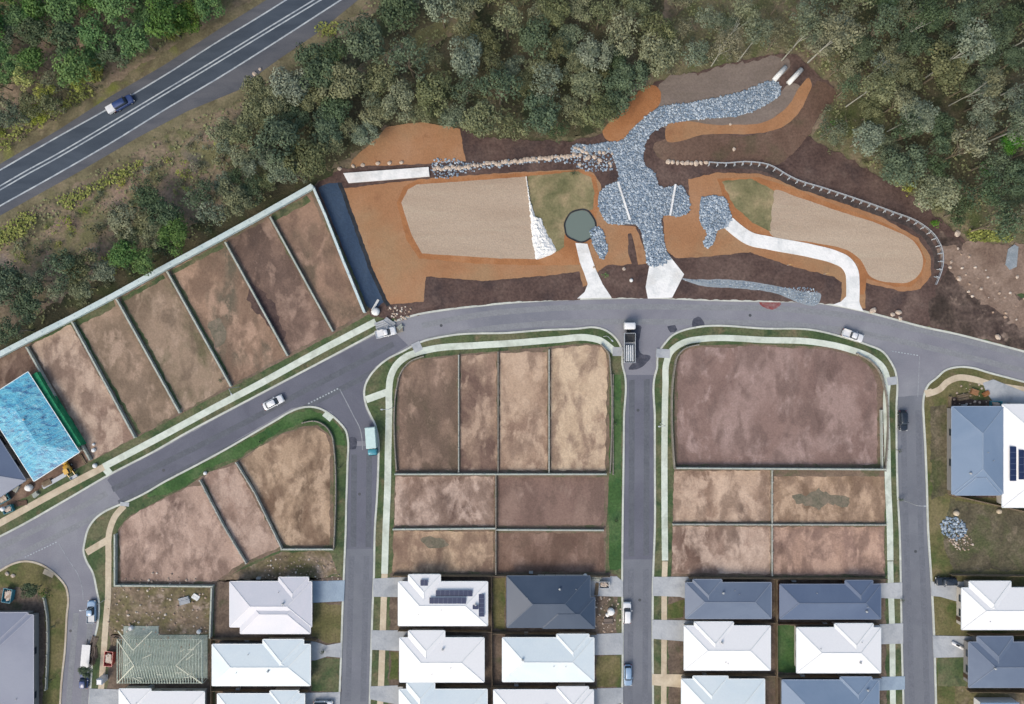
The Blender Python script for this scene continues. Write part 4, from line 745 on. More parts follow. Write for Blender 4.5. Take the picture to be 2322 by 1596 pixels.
hs, hp = AH('white roofed house with dark solar panels', [(903,1319,1105,1418),(926,1303,998,1360)], 'white', 'L')
AH('plain white roofed house directly below the one with solar panels', [(906,1446,1097,1546),(926,1430,1008,1480)], 'white', 'L')
AH('ice-white roofed house at the bottom left of the second block', [(905,1563,1104,1680),(922,1548,985,1620)], 'ice', 'L')
AH('house with a dark charcoal hip roof in the second block', [(1149,1306,1337,1422),(1230,1354,1348,1424)], 'char', '')
AH('ice-white roofed house below the charcoal roof', [(1139,1446,1346,1545),(1262,1438,1335,1486)], 'ice', 'R')
AH('white roofed house at the bottom of the second block beside the third side street', [(1119,1564,1345,1680),(1262,1557,1334,1640)], 'white', 'R')
AH('slate grey roofed house on the left of the third block', [(1554,1321,1748,1402),(1571,1314,1636,1362)], 'grey', 'L', wallm='render_grey')
AH('navy grey roofed house on the right of the third block', [(1768,1325,1996,1403),(1916,1316,1978,1356)], 'navy', 'R', wallm='brick')
AH('white roofed house on the left of the third block, below the slate grey roof', [(1551,1419,1746,1519),(1574,1410,1662,1454)], 'white', 'L')
AH('white roofed house on the right of the third block, below the navy grey roof', [(1806,1423,1996,1525),(1892,1414,1979,1461)], 'white', 'R')
AH('ice-white roofed house at the bottom left of the third block', [(1545,1540,1733,1680),(1571,1533,1650,1600)], 'ice', 'L')
AH('blue-grey roofed house at the bottom right of the third block', [(1773,1542,1992,1680),(1905,1535,1976,1610)], 'blue', 'R', wallm='render_grey')
AH('blue-grey roofed house on the building site at the far right', [(2158,922,2276,1120),(2165,1040,2268,1122)], 'blue', '', wallm='render_grey')
hr, hrp = AH('white roofed house with solar panels cut by the right edge', [(2272,917,2420,1150),(2279,1040,2360,1146)], 'white', '')
AH('white roofed house beside the fourth side street at the right edge', [(2180,1333,2420,1427),(2197,1318,2291,1366)], 'white', 'L')
AH('slate blue roofed house at the lower right edge', [(2196,1456,2420,1558),(2215,1443,2296,1490)], 'grey', 'L', wallm='render_grey')
def panels(root, p0, cells, z, rotz=False):
    f0 = None
    for (dx, dy, wx, wy) in cells:
        p = W(dx, dy, 3.3)
        loc = (p.x-p0.x, p.y-p0.y, z(p.x-p0.x, p.y-p0.y))
        f = MB().box(-wx/2,-wy/2,-.02,wx/2,wy/2,.03).build('solar_panel', M['solar_frame'], root); f.location = loc
        c = MB().box(-wx/2+.04,-wy/2+.04,.03,wx/2-.04,wy/2-.04,.034).build('cell', M['solar'], f)
def topz(rects):
    def f(x, y):
        best = 0
        for i, (x0,y0,x1,y1) in enumerate(rects): best = max(best, min(x-x0, x1-x, y-y0, y1-y)*.27+.012*i)
        return 2.61+best+.14
    return f
r1 = drects((1004,1368.5), [(903,1319,1105,1418),(926,1303,998,1360)])
def grid(x0, y0, x1, y1, nx, ny): return [((x0+(x1-x0)*(i+.5)/nx), (y0+(y1-y0)*(j+.5)/ny), (x1-x0)/nx*.0975, (y1-y0)/ny*.0975) for i in range(nx) for j in range(ny)]
panels(hs, hp, grid(953,1314,970,1328,2,1)+grid(988,1337,1071,1352,8,1)+grid(974,1352,1057,1367,8,1)+grid(1085,1347,1098,1398,1,5)+grid(1071,1370,1085,1380,1,1), topz(r1))
r2 = drects((2346,1033.5), [(2272,917,2420,1150),(2279,1040,2360,1146)])
panels(hr, hrp, grid(2288,1012,2304,1090,1,6)+grid(2305,1019,2330,1086,2,4), topz(r2))
house('mauve-grey roofed house cut by the lower left edge', (10,1500), [(-9.0,-18,6.4,10.4),(-9.5,2,5.2,10.9)], 'mauve', 0, wallm='render_grey')
# angled blue-wrapped roof and its neighbour
mbl = mottle('blue_wrap', [(.3,(60,146,188)),(.45,(84,178,212)),(.6,(116,200,222)),(.75,(146,212,228))], .45, 9, .35, [((40,96,150), .5, .56, .05, .8), ((176,216,232), .6, .62, .04, .7), ((150,170,180), .12, .64, .05, .5)], .2, 3.5, .5, stretch=(1,2.2,1), rot=R(-57), spec=.5)
CAPM['ice']
hb, _ = house('unfinished house with its roof wrapped in bright blue foil', (70,967), [(-10.6,-6.0,10.6,6.0)], mbl, R(-57.3), False, pitch=.22)
BT = flat('batten_pale',(150,196,214),.6)
for i in range(22): 
    x = -10.2+i*.97
    for s in (-1,1): MB().bar((x, s*5.9, 2.66), (x, s*max(.3,abs(x)-4.5), 2.66+(5.9-max(.3,abs(x)-4.5))*.22), .06, .05).build('batten', BT, hb)
house('dark blue-grey roofed house cut by the left edge beside the blue foil roof', (-52,1030), [(-10.6,-6.0,10.7,6.0)], 'navy', R(-57.3), wallm='render_grey')
c0 = W(70,846,0); c1 = W(176,1016,0)
M['green_mesh'] = mottle('green_shade_mesh', [(.35,(30,120,84)),(.65,(60,160,112))], .8, 6, fine=.15)
o = ribbon_mb(MB(), [(93,846),(120,893),(140,926),(162,960),(192,1008)], 1.3, .2, 2.2).build('debris_netting', M['green_mesh']); tag(o, 'bright green netting along the right side of the blue foil roof', 'netting')
# house frame with pale green timber
p0 = W(362,1496,2.6); t = empty('timber_framework', (p0.x, p0.y, .14), 0, 'roofless house frame of pale green timber trusses on a slab', 'framework')
M['truss'] = mottle('green_pine', [(.35,(186,202,190)),(.65,(214,222,208))], 1.1, 5, fine=.2, world=False); M['truss2'] = flat('pale_pine', (212,214,194), .7)
MB().box(-9.6,-5.2,0,9.6,4.6,.12).box(-9.4,4.55,0,-1.5,6.6,.118).build('slab', mottle('frame_slab',[(.35,(160,174,164)),(.65,(186,194,184))],.3,7), t)
fr = MB(); rn = random.Random(4)
for i in range(33):
    x = -9.4+i*.588
    zt = lambda y: 2.5+min(4.9-abs(y+.3), 9.6-abs(x))*.38
    for s in (-1,1): fr.bar((x, -.3+s*4.9, 2.5), (x, -.3+s*.02, zt(-.3)), .09, .14)
    fr.bar((x, -5.2, 2.44), (x, 4.6, 2.44), .07, .1)
fr.build('truss', M['truss'], t)
for a, b in (((-9.4,-5.1,2.6),(-4.6,-.3,4.5)),((-9.4,4.5,2.6),(-4.6,-.3,4.5)),((9.4,-5.1,2.6),(4.6,-.3,4.5)),((9.4,4.5,2.6),(4.6,-.3,4.5)),((-9.2,6.5,2.6),(-5.4,2.6,3.4)),((-1.6,6.5,2.6),(-5.4,2.6,3.4))): MB().bar(a, b, .2, .16).build('hip_rafter', M['truss2'], t)
for k_ in range(10): 
    x = rn.uniform(-8,8); y = rn.uniform(-4,4); a = rn.uniform(-.9,.9); l = rn.uniform(1,2.4); MB().bar((x,y,3.9),(x+math.cos(a)*l,y+math.sin(a)*l,3.9),.12,.08).build('brace', M['truss2'], t)
st = MB()
for x in [i*.6-9.5 for i in range(33)]:
    for y in (-5.15,4.55): st.bar((x,y,.12),(x,y,2.4),.09,.05)
for y in (-5.15,4.55): st.bar((-9.6,y,2.42),(9.6,y,2.42),.09,.06)
for x in (-9.55,0,9.55): st.bar((x,-5.15,2.38),(x,4.55,2.38),.09,.06)
st.build('wall_frame', M['truss'], t)
# ------------------------------------------------------------ vehicles
PAINT = {n: flat(n+'_car_paint', c, .25, .6) for n, c in {'white':(240,242,244),'silver':(190,196,202),'black':(38,46,54),'blue':(58,78,128),'navy':(40,54,78),'grey':(120,126,134),'teal':(70,150,168),'palegreen':(206,232,228),'red':(196,84,76),'yellow':(226,178,72),'lightblue':(150,180,210)}.items()}
M['tyre'] = flat('tyre_rubber', (36,36,38), .8, .2); M['rim'] = flat('wheel_rim', (150,154,158), .35, .6); M['lamp'] = flat('headlamp', (226,228,226), .15, .6); M['tail'] = flat('tail_lamp', (150,36,32), .25, .5); M['black'] = flat('black_plastic', (40,42,44), .6, .3)
def rr_loop(L0, L1, hw, z, r=.35, n=4, taper=0):
    """rounded rectangle loop; x from L0 to L1"""
    out = []
    for cx, cy, a0 in ((L1-r, hw-r, 0), (L0+r, hw-r, 90), (L0+r, -hw+r, 180), (L1-r, -hw+r, 270)):
        for i in range(n+1):
            a = math.radians(a0+90*i/n); out.append((cx+r*math.cos(a), cy+r*math.sin(a), z))
    return out
def wheels(t, xs, hw, r=.33, w_=.22):
    tm = None
    for x in xs:
        for s in (-1, 1):
            if tm is None:
                a = MB().tube([(0,-w_/2,0),(0,w_/2,0)], [r,r], 16).build('wheel', M['tyre'], t); b = MB().tube([(0,-w_/2-.012,0),(0,w_/2+.012,0)], [r*.6,r*.6], 12).build('rim', M['rim'], a); tm = (a.data, b.data)
            else:
                a = bpy.data.objects.new('wheel', tm[0]); COL.objects.link(a); a.parent = t; b = bpy.data.objects.new('rim', tm[1]); COL.objects.link(b); b.parent = a
            a.location = (x, s*(hw-w_/2), r)
def lamps(t, xf, xb, hw, z):
    for s in (-1,1):
        MB().box(xf-.06, s*hw*.78-.18, z-.09, xf+.03, s*hw*.78+.18, z+.07).build('headlight', M['lamp'], t)
        MB().box(xb-.03, s*hw*.80-.14, z-.05, xb+.06, s*hw*.80+.14, z+.12).build('tail_light', M['tail'], t)
def car(label, d, ang, paint='white', kind='sedan', L=4.7, Wd=1.84, group=None, zr=.03, cat='car'):
    p = W(*d); t = empty('parked_car' if 'driving' not in label else 'moving_car', (p.x, p.y, zr), R(ang), label, cat, group)
    hw = Wd/2; f, b = L/2, -L/2; pm = PAINT[paint]
    hood = .92 if kind != 'suv' else 1.05; top = 1.42 if kind == 'sedan' else 1.55 if kind == 'hatch' else 1.72
    MB().loops([rr_loop(b+.08,f-.08,hw-.06,.24,.4), rr_loop(b,f,hw,.42,.45), rr_loop(b,f,hw,hood-.22,.5), rr_loop(b+.08,f-.14,hw-.07,hood-.04,.5), rr_loop(b+.2,f-.3,hw-.16,hood,.5)]).build('body', pm, t, True)
    if kind == 'sedan': g0, g1, r0, r1 = b+.55, f-1.15, b+1.15, f-1.95
    elif kind == 'ute': g0, g1, r0, r1 = b+1.75, f-1.2, b+1.95, f-1.85
    else: g0, g1, r0, r1 = b+.15, f-1.15, b+.4, f-1.85
    MB().loops([rr_loop(g0,g1,hw-.14,hood-.03,.3), rr_loop(r0,r1,hw-.30,top-.04,.25)]).build('window', M['glass'], t, True)
    rf = MB().loops([rr_loop(r0-.05,r1+.05,hw-.29,top-.06,.25), rr_loop(r0+.04,r1-.04,hw-.36,top,.25)]).build('roof', pm, t, True)
    if kind == 'ute':
        tr = MB(); x0, x1 = b+.06, b+1.7
        tr.box(x0,-hw+.1,hood-.02,x1,hw-.1,hood+.02).box(x0,-hw+.03,hood+.0,x1,-hw+.09,hood+.3).box(x0,hw-.09,hood,x1,hw-.03,hood+.3).box(x0-.05,-hw+.03,hood,x0,hw-.03,hood+.3)
        tr.build('tray', PAINT['silver'] if paint != 'white' else pm, t)
    for s in (-1,1): MB().box(g1-.75, s*(hw+.1)-.1, hood-.02, g1-.6, s*(hw+.1)+.1, hood+.13).build('mirror', pm, t)
    for zz, nm in ((f,'bumper'),(b,'bumper')): MB().box(zz-.05, -hw+.3, .3, zz+.05, hw-.3, .48).build(nm, M['black'], t)
    wheels(t, (f-.85, b+.85), hw); lamps(t, f-.02, b+.02, hw, .68)
    return t
car('white sedan driving up the main street left of the give-way line', (622,912), 27, 'white', 'sedan', 4.9, zr=.036)
u = car('blue four-wheel drive driving along the highway with a small white trailer', (283,236), 30, 'blue', 'suv', 4.9, 1.95, zr=.04)
t = empty('trailer', W(257,250,0)+Vector((0,0,.04)), R(30), 'small white box trailer behind the blue car on the highway', 'trailer')
MB().loops([rr_loop(-.95,.95,.85,.5,.1), rr_loop(-.95,.95,.85,1.2,.1), rr_loop(-.85,.85,.78,1.26,.1)]).build('box', PAINT['white'], t); MB().bar((1.1,0,.5),(1.9,0,.5),.1,.08).build('drawbar', M['black'], t); wheels(t, (0,), .95, .3)
car('dark car parked on the fourth side street beside the large double lot', (2043,953), -88, 'black', 'hatch', 4.5)
car('upper of the two white cars parked on the third side street', (1420,1386), 90, 'white', 'suv', 4.8)
car('lower white car parked on the third side street, near the bottom', (1422,1527), -89, 'lightblue', 'hatch', 4.7)
car('blue and white utility parked on the first side street', (212,1384), 90, 'lightblue', 'ute', 5.0, cat='utility')
car('blue car parked at the bottom of the first side street', (195,1538), 88, 'blue', 'hatch', 3.8)
car('black four-wheel drive parked across the grass at the right edge driveway', (2139,1315), 180, 'black', 'suv', 4.7, zr=.15)
car('white car in the driveway at the bottom of the first block', (735,1594), 0, 'white', 'hatch', 4.4, zr=.22)
car('white utility with a tray parked at the third block corner', (1929,761), -19, 'white', 'ute', 4.9, cat='utility')
car('white utility parked by the building debris at the street bend', (876,754), 14, 'white', 'ute', 4.6, cat='utility')
# box truck
p = W(846,998); t = empty('box_truck', (p.x, p.y, .03), R(-86), 'box truck with a white box and teal cab parked on the second side street', 'truck')
MB().loops([rr_loop(-3.2,1.5,1.12,.8,.08), rr_loop(-3.2,1.5,1.12,2.75,.08), rr_loop(-3.1,1.4,1.04,2.82,.08)]).build('cargo_box', PAINT['palegreen'], t)
cb = MB().loops([rr_loop(1.75,3.2,1.0,.5,.25), rr_loop(1.72,3.25,1.02,1.3,.3), rr_loop(1.75,3.0,.95,2.05,.3), rr_loop(1.85,2.8,.8,2.15,.3)]).build('cab', PAINT['teal'], t, True)
MB().bar((3.18,-.85,1.55),(3.18,.85,1.55),.06,.55).build('windscreen', M['glass'], cb); MB().box(-3.1,-.5,.55,3.0,.5,.8).build('chassis', M['black'], t)
wheels(t, (2.4,-2.0), 1.05, .42); lamps(t, 3.25, -3.2, 1.0, .75)
# tipper truck with hopper
p = W(1424,777); t = empty('tipper_truck', (p.x, p.y, .042), R(90), 'long white-cabbed tipper truck parked at the mouth of the third side street', 'truck')
cb = MB().loops([rr_loop(3.0,4.6,1.22,.6,.25), rr_loop(2.95,4.65,1.25,1.6,.25), rr_loop(3.0,4.45,1.18,2.7,.3), rr_loop(3.1,4.3,1.05,2.8,.3)]).build('cab', PAINT['white'], t, True)
MB().bar((4.6,-1.0,2.0),(4.6,1.0,2.0),.06,.7).build('windscreen', M['glass'], cb)
tb = MB().box(-4.5,-1.2,1.1,2.1,1.2,1.2)
for s in (-1,1): tb.box(-4.5,s*1.2-.05,1.2,2.1,s*1.2+.05,2.3)
tb.box(2.05,-1.2,1.2,2.15,1.2,2.3).box(-4.55,-1.2,1.2,-4.45,1.2,2.1); tray = tb.build('tray', PAINT['silver'], t)
MB().loops([rr_loop(.1,1.9,1.05,1.22,.3), rr_loop(.1,1.9,1.1,2.2,.3), rr_loop(.5,1.4,.5,2.0,.2)]).build('hopper', M['black'], t)
MB().loops([rr_loop(-4.3,-.4,1.0,1.2,.3), rr_loop(-4.2,-.5,.95,1.75,.3), rr_loop(-3.4,-1.2,.4,2.05,.3)]).build('load', M['gravel_pale'], t)
for y in (-.7,-.2,.35,.8): MB().tube([(-4.2,y,2.1),(-.6,y*.9,2.15)], [.09,.09], 8).build('pipe', PAINT['white'], t)
MB().box(-4.4,-.5,.6,4.4,.5,1.05).build('chassis', M['black'], t); wheels(t, (3.7,-2.2,-3.4), 1.22, .5, .3); lamps(t, 4.66, -4.55, 1.1, .85)
# yellow loader
p = W(163,1066); t = empty('loader', (p.x, p.y, .15), R(-62), 'small yellow loader working in front of the blue foil roof', 'loader')
MB().loops([rr_loop(-1.6,.4,.65,.45,.2), rr_loop(-1.6,.5,.68,1.2,.25), rr_loop(-1.4,.3,.55,1.4,.2)]).build('body', PAINT['yellow'], t, True)
MB().loops([rr_loop(-.6,.5,.5,1.35,.15), rr_loop(-.5,.4,.45,2.0,.15)]).build('cab', M['glass'], t); MB().box(-.6,-.52,2.0,.5,.52,2.07).build('roof', PAINT['yellow'], t)
for s in (-1,1): MB().bar((-.9,s*.75,1.2),(1.3,s*.7,.7),.12,.16).build('arm', PAINT['yellow'], t)
MB().box(1.3,-.85,.1,1.9,.85,.16).box(1.3,-.85,.1,1.36,.85,.75).box(1.3,-.87,.1,1.9,-.82,.6).box(1.3,.82,.1,1.9,.87,.6).build('bucket', PAINT['silver'], t); wheels(t, (.3,-1.1), .9, .4, .28)
t2 = MB()
p = W(153,1046); t = empty('concrete_mixer', (p.x, p.y, .15), R(30), 'small orange-yellow mixer beside the corner of the blue foil roof', 'mixer')
MB().tube([(-.5,0,.8),(-.1,0,.95),(.5,0,1.2),(.75,0,1.3)], [.35,.6,.55,.3], 14).build('drum', PAINT['yellow'], t, True); MB().bar((-.5,-.4,0),(0,0,.9),.07,.07).bar((-.5,.4,0),(0,0,.9),.07,.07).bar((.5,0,0),(0,0,.9),.07,.07).build('frame', M['black'], t); wheels(t, (-.4,), .5, .25, .1)
# skip bins, pallets, materials
def skip(label, d, ang, col, L=2.6, Wd=1.6, hh=1.2, fill=None, name='skip_bin', z=.15):
    p = W(*d); t = empty(name, (p.x, p.y, z), R(ang), label, 'skip bin' if name == 'skip_bin' else name.replace('_',' '))
    m = MB(); lo, hi = .7, 1.0
    a = [(-L/2*lo,-Wd/2,0),(L/2*lo,-Wd/2,0),(L/2*lo,Wd/2,0),(-L/2*lo,Wd/2,0)]; b = [(-L/2,-Wd/2,hh),(L/2,-Wd/2,hh),(L/2,Wd/2,hh),(-L/2,Wd/2,hh)]
    c = [(-L/2+.08,-Wd/2+.08,hh),(L/2-.08,-Wd/2+.08,hh),(L/2-.08,Wd/2-.08,hh),(-L/2+.08,Wd/2-.08,hh)]; e = [(-L/2*lo+.05,-Wd/2+.08,.3),(L/2*lo-.05,-Wd/2+.08,.3),(L/2*lo-.05,Wd/2-.08,.3),(-L/2*lo+.05,Wd/2-.08,.3)]
    m.loops([a,b,c,e]).build('bin_shell', PAINT[col], t)
    rr = random.Random(hash(label) % 1000 if False else len(label)); fm = MB()
    for _ in range(14): fm.add([(x+rr.uniform(-L*.32,L*.32), y+rr.uniform(-Wd*.32,Wd*.32), zz+hh*.75) for x, y, zz in rock_verts(rr.uniform(.15,.3), rr)], RF, (rr.random(),)*3)
    fm.build('rubbish', M['sand_rock'], t); return t
skip('coral red skip bin beside the footpath in front of the green house frame', (253,1488), 85, 'red', 3.4, 1.9)
skip('teal skip bin full of rubbish at the left edge building site', (14,1128), 30, 'teal', 3.0, 1.8)
skip('teal skip bin with a white sack at the left edge, nearest the footpath', (26,1152), 20, 'teal', 2.2, 1.6)
skip('teal skip bin beside the lower left house', (25,1346), 80, 'teal', 3.2, 2.0)
skip('teal rubbish bin between the blue-grey roof and the white roof at the far right', (2250,917), 0, 'teal', 2.6, 1.7)
skip('grey rubbish bin in the front yard of the charcoal roofed house', (1368,1322), 0, 'silver', 2.4, 1.5)
def sack(label, d, r, m_='white_conc', z=.15, name='bulk_bag'):
    p = W(*d); rr = random.Random(int(d[0]*7+d[1])); mb = MB(); k = 10; ls = []
    for zz, s in ((0,.9),(.35,1.05),(.8,1.0),(1.05,.75),(1.1,.3)): ls.append([(math.cos(6.283*i/k)*r*s*rr.uniform(.92,1.08), math.sin(6.283*i/k)*r*s*rr.uniform(.92,1.08), zz*r*1.3) for i in range(k)])
    o = mb.loops(ls).build(name, M[m_] if isinstance(m_, str) else m_, None, True, (p.x, p.y, z)); tag(o, label, name.replace('_', ' ')); return o
sack('white bulk bag on the kerb end of the fabric-lined drain', (853,707), .9, z=.18)
sack('white sack beside the two building debris heaps left of the path', (215,1020), .45); sack('white sack on the bare lot corner beside the blue roof site', (214,1022-15), .3)
sack('white bag lying on the footpath verge at the loader', (218,1055), .5); sack('white sack pile in front of the blue foil roof', (70,1104), .8); sack('white sack in the teal bin area at the left edge', (18,1150), .5, z=1.3)
sack('large white bag in the rubble yard of the charcoal roofed house', (1384,1384), .8); sack('smaller white bag next to the large one in the rubble yard', (1376,1392), .45)
sack('cream sack on the weedy lot at the right edge, left of the other', (2164,1162), .6, 'sand_rock' if False else 'path_tan'); sack('cream sack on the weedy lot at the right edge, right of the other', (2261,1158), .55, 'path_tan')
sack('white bag beside the first block driveway', (655,1309), .5); sack('white bag at the corner of the charcoal roof', (1326,1304), .5); sack('white utility pit cover in the dark mulch wedge', (1430,636), .4, 'white_conc', .18, 'pit_cover')
sack('white sack on the bright grass of the first block', (467,1072), .4); sack('white sack on top of the weedy lot rubble', (300,1422), .55); sack('second white sack at the right of the weedy lot', (453,1430), .5)
p = W(240,1534); t = empty('portable_toilet', (p.x,p.y,.2), 0, 'small white portable toilet on the footpath below the red skip', 'toilet')
MB().box(-.6,-.6,0,.6,.6,2.2).build('cabin', PAINT['white'], t); MB().loops([rr_loop(-.68,.68,.68,2.2,.1), rr_loop(-.5,.5,.5,2.4,.1)]).build('roof', PAINT['silver'], t); MB().box(-.4,-.64,.1,.4,-.6,2.0).build('door', PAINT['lightblue'], t)
# flatbed trailer and stack
p = W(199,1480); t = empty('flatbed_trailer', (p.x,p.y,.03), R(85), 'flatbed trailer parked on the first side street above the blue car', 'trailer')
MB().box(-3,-.95,.7,2.2,.95,.85).build('deck', PAINT['silver'], t); MB().bar((2.2,0,.7),(3.4,0,.5),.12,.1).build('drawbar', M['black'], t); wheels(t, (-.6,.3), 1.0, .32)
for i, (dx, dy, a, l) in enumerate(((206,1462,70,3.2),(209,1482,95,2.4),(205,1497,80,2.6))):
    p = W(dx, dy, 1); o = MB(); rr = random.Random(i)
    for q in range(7): o.bar((-l/2+rr.uniform(-.2,.2), -.6+q*.2, .12*(q%3)), (l/2+rr.uniform(-.2,.2), -.6+q*.2+rr.uniform(-.1,.1), .12*(q%3)), .16, .12)
    o = o.build('timber_stack', M['door'], None, False, (p.x, p.y, .25 if i else .22)); o.rotation_euler = (0,0,R(a)); tag(o, ('upper','middle','lower')[i]+' dark timber stack on the verge beside the flatbed trailer', 'timber')
# long pale sheets by the blue roof, debris by street bend
for i, (a, b, lb) in enumerate((((100,1104),(152,1074),'long silver sheet lying in front of the blue foil roof'), ((4,1112),(54,1090),'silver sheet in front of the dark roof at the left edge'), ((247,381.5),(250,381),''))):
    if not lb: continue
    o = ribbon_mb(MB(), [a, b], .9, .2, .5).build('metal_sheet', PAINT['silver']); tag(o, lb, 'metal sheet')
rr = random.Random(11)
for i, (dx, dy, a, l, w_, h_, c, lb) in enumerate(((868,738,20,3.2,2.4,.3,'conc','broken concrete slab at the street bend'), (884,731,-35,2.6,1.2,.4,'conc','upper pallet of grey blocks at the street bend'), (901,748,15,2.4,1.4,.3,'dark_wall','brown pallet pile on the road at the street bend'), (851,692,60,2.8,.5,.3,'white_conc','white board beside the fabric-lined drain end'),
        (908,741,40,1.2,.9,.5,'white_wall','small grey crate on the road at the street bend'))):
    p = W(dx, dy); m_ = MB()
    for q in range(5): m_.box(-l/2+rr.uniform(-.1,.1), -w_/2+q*w_/5, 0, l/2+rr.uniform(-.1,.1), -w_/2+(q+.85)*w_/5, h_*rr.uniform(.6,1))
    o = m_.build('pallet' if 'pallet' in lb else 'board' if 'board' in lb else 'crate' if 'crate' in lb else 'broken_slab', M[c], None, False, (p.x, p.y, .17)); o.rotation_euler = (0,0,R(a)); tag(o, lb, o.name.split('.')[0].replace('_',' '))
for i, (dx, dy, a, l, w_, h_, c, nm, lb) in enumerate(((110,1094,25,2.2,1.2,.5,'timber','pallet','timber pallet beside the silver sheet below the blue foil roof'), (40,1106,60,1.6,1.0,.6,'grey_wall','block_stack','grey block stack between the two left edge roofs'), (50,1140,10,2.6,1.2,.2,'brown','plank_pile','brown plank pile beside the left edge bins'),
        (190,1040,-60,2.4,.5,.3,'timber','plank_pile','plank pile at the right corner of the blue foil roof'), (84,1120,40,1.2,1.0,.7,'white_wall','block_stack','pale block stack near the left edge footpath'), (2180,900,10,2.4,1.4,.6,'timber','pallet','timber pallet in the rubble above the blue-grey roof'), (2205,888,-20,1.6,1.2,.7,'orange','brick_stack','orange brick stack in the rubble above the blue-grey roof'),
        (2232,892,30,1.4,1.0,.6,'orange_deep','brick_stack','deeper orange brick stack right of the other stack'), (1352,1310,5,2.4,.9,.5,'white_wall','block_stack','pale block stack beside the charcoal roof'), (1352,1335,85,2.8,.8,.3,'timber','plank_pile','long plank pile below the pale block stack'), (1378,1406,0,2.0,1.2,.5,'mauve','brick_stack','mauve brick stack in the rubble yard of the charcoal roofed house'),
        (262,1452,70,1.8,1.0,.5,'timber','pallet','timber pallet above the red skip bin'), (420,1360,15,2.4,1.6,.5,'conc','block_stack','pale grey block pile in the upper right of the weedy lot'), (445,1352,-30,1.6,1.2,.4,'white_conc','block_stack','white block pile at the right of the weedy lot'))):
    p = W(dx, dy); m_ = MB()
    for q in range(5): m_.box(-l/2+rr.uniform(-.1,.1), -w_/2+q*w_/5, 0, l/2+rr.uniform(-.1,.1), -w_/2+(q+.85)*w_/5, h_*rr.uniform(.6,1))
    o = m_.build(nm, M[c], None, False, (p.x, p.y, .17)); o.rotation_euler = (0,0,R(a)); tag(o, lb, nm.replace('_',' '))
M['grate'] = flat('iron_grate', (74,78,82), .6)
for dx, dy, lb in ((371,1066,'iron manhole cover at the lower kerb of the sloping street'),(1000,738,'iron manhole cover on the street above the second block'),(1446,930,'iron manhole cover in the upper third side street'),(1450,1360,'iron manhole cover in the lower third side street'),(815,1120,'iron manhole cover in the second side street'),(2075,1250,'iron manhole cover in the fourth side street'),(1700,715,'iron manhole cover on the curve above the third block'),(160,1430,'iron manhole cover in the first side street')):
    p = W(dx, dy); o = MB().tube([(0,0,0),(0,0,.014)], [.33,.33], 20).build('manhole_cover', M['grate'], None, False, (p.x, p.y, .036)); tag(o, lb, 'manhole cover')
# white boat-like jet ski trailer on driveway
p = W(2168,1461); t = empty('kayak', (p.x,p.y,.23), R(-28), 'slim white kayak lying on the driveway of the grey house at the right edge', 'kayak')
MB().loops([[(x, y*wd, z) for x, y, z in rr_loop(-1.6*ln,1.6*ln,.4,zz,.38)] for zz, ln, wd in ((0,.6,.5),(.2,.95,1),(.32,1,1))]).build('hull', PAINT['white'], t, True); MB().loops([rr_loop(-.5,.4,.2,.33,.18), rr_loop(-.45,.35,.17,.345,.15)]).build('cockpit', M['black'], t)
p = W(2248,1610); t = empty('shed', (p.x,p.y,.15), 0, 'pale blue shed with a white edge at the lower right corner', 'shed')
MB().box(-4.2,-4,0,4.2,3.0,2.4).build('wall', PAINT['white'], t); r_ = MB(); hip(r_, -4.3,-4.1,4.3,3.1,2.5,.08); r_.build('roof', RM['blue'], t)
# white geotextile heap
mb = MB(); hp_ = [(1193,402),(1200,450),(1213,492),(1228,497),(1236,524),(1250,545),(1262,570),(1243,581),(1215,589),(1206,545),(1202,490)]
rr = random.Random(5); pts = smooth(hp_, True, 4); cx = sum(q[0] for q in pts)/len(pts)
gm = MB(); y = 402
rows = []
for j in range(60):
    yy = 402+j*3.15; xs = []
    for i in range(len(hp_)):
        (ax, ay), (bx, by) = hp_[i], hp_[(i+1) % len(hp_)]
        if (ay-yy)*(by-yy) <= 0 and ay != by: xs.append(ax+(bx-ax)*(yy-ay)/(by-ay))
    if len(xs) >= 2: rows.append((yy, min(xs), max(xs)))
nx = 12
for yy, a, b in rows:
    for i in range(nx+1):
        u_ = i/nx; x = a+(b-a)*u_+ (noise.noise(Vector((yy*.12,u_*3,3)))*3 if 0 < i < nx else noise.noise(Vector((yy*.15,u_*3,8)))*4); v = W(x, yy+noise.noise(Vector((x*.1,yy*.1,1)))*2); edge = min(u_,1-u_)*2
        gm.v.append((v.x, v.y, .19+edge**.5*.45*(.6+abs(noise.noise(Vector((x*.2,yy*.2,7))))*1.6)))
for j in range(len(rows)-1):
    for i in range(nx): a = j*(nx+1)+i; gm.f.append((a+nx+1, a+nx+2, a+1, a))
tag(gm.build('geotextile', M['white_conc'], None, False), 'crumpled white geotextile left between the jute mat and seeded grass', 'geotextile')
def sign(label, d, ang):
    p = W(*d); t = empty('street_sign', (p.x,p.y,.15), R(ang), label, 'sign'); MB().tube([(0,0,0),(0,0,2.3)], [.04,.04], 6).build('post', M['metal'], t); MB().box(-.35,-.02,1.7,.35,.02,2.2).build('plate', PAINT['yellow'], t)
sign('small yellow sign on a post in the mulch bed, left of the other', (1783,602), 0); sign('small yellow sign on a post in the mulch bed, nearer the white path', (1866,622), 0)
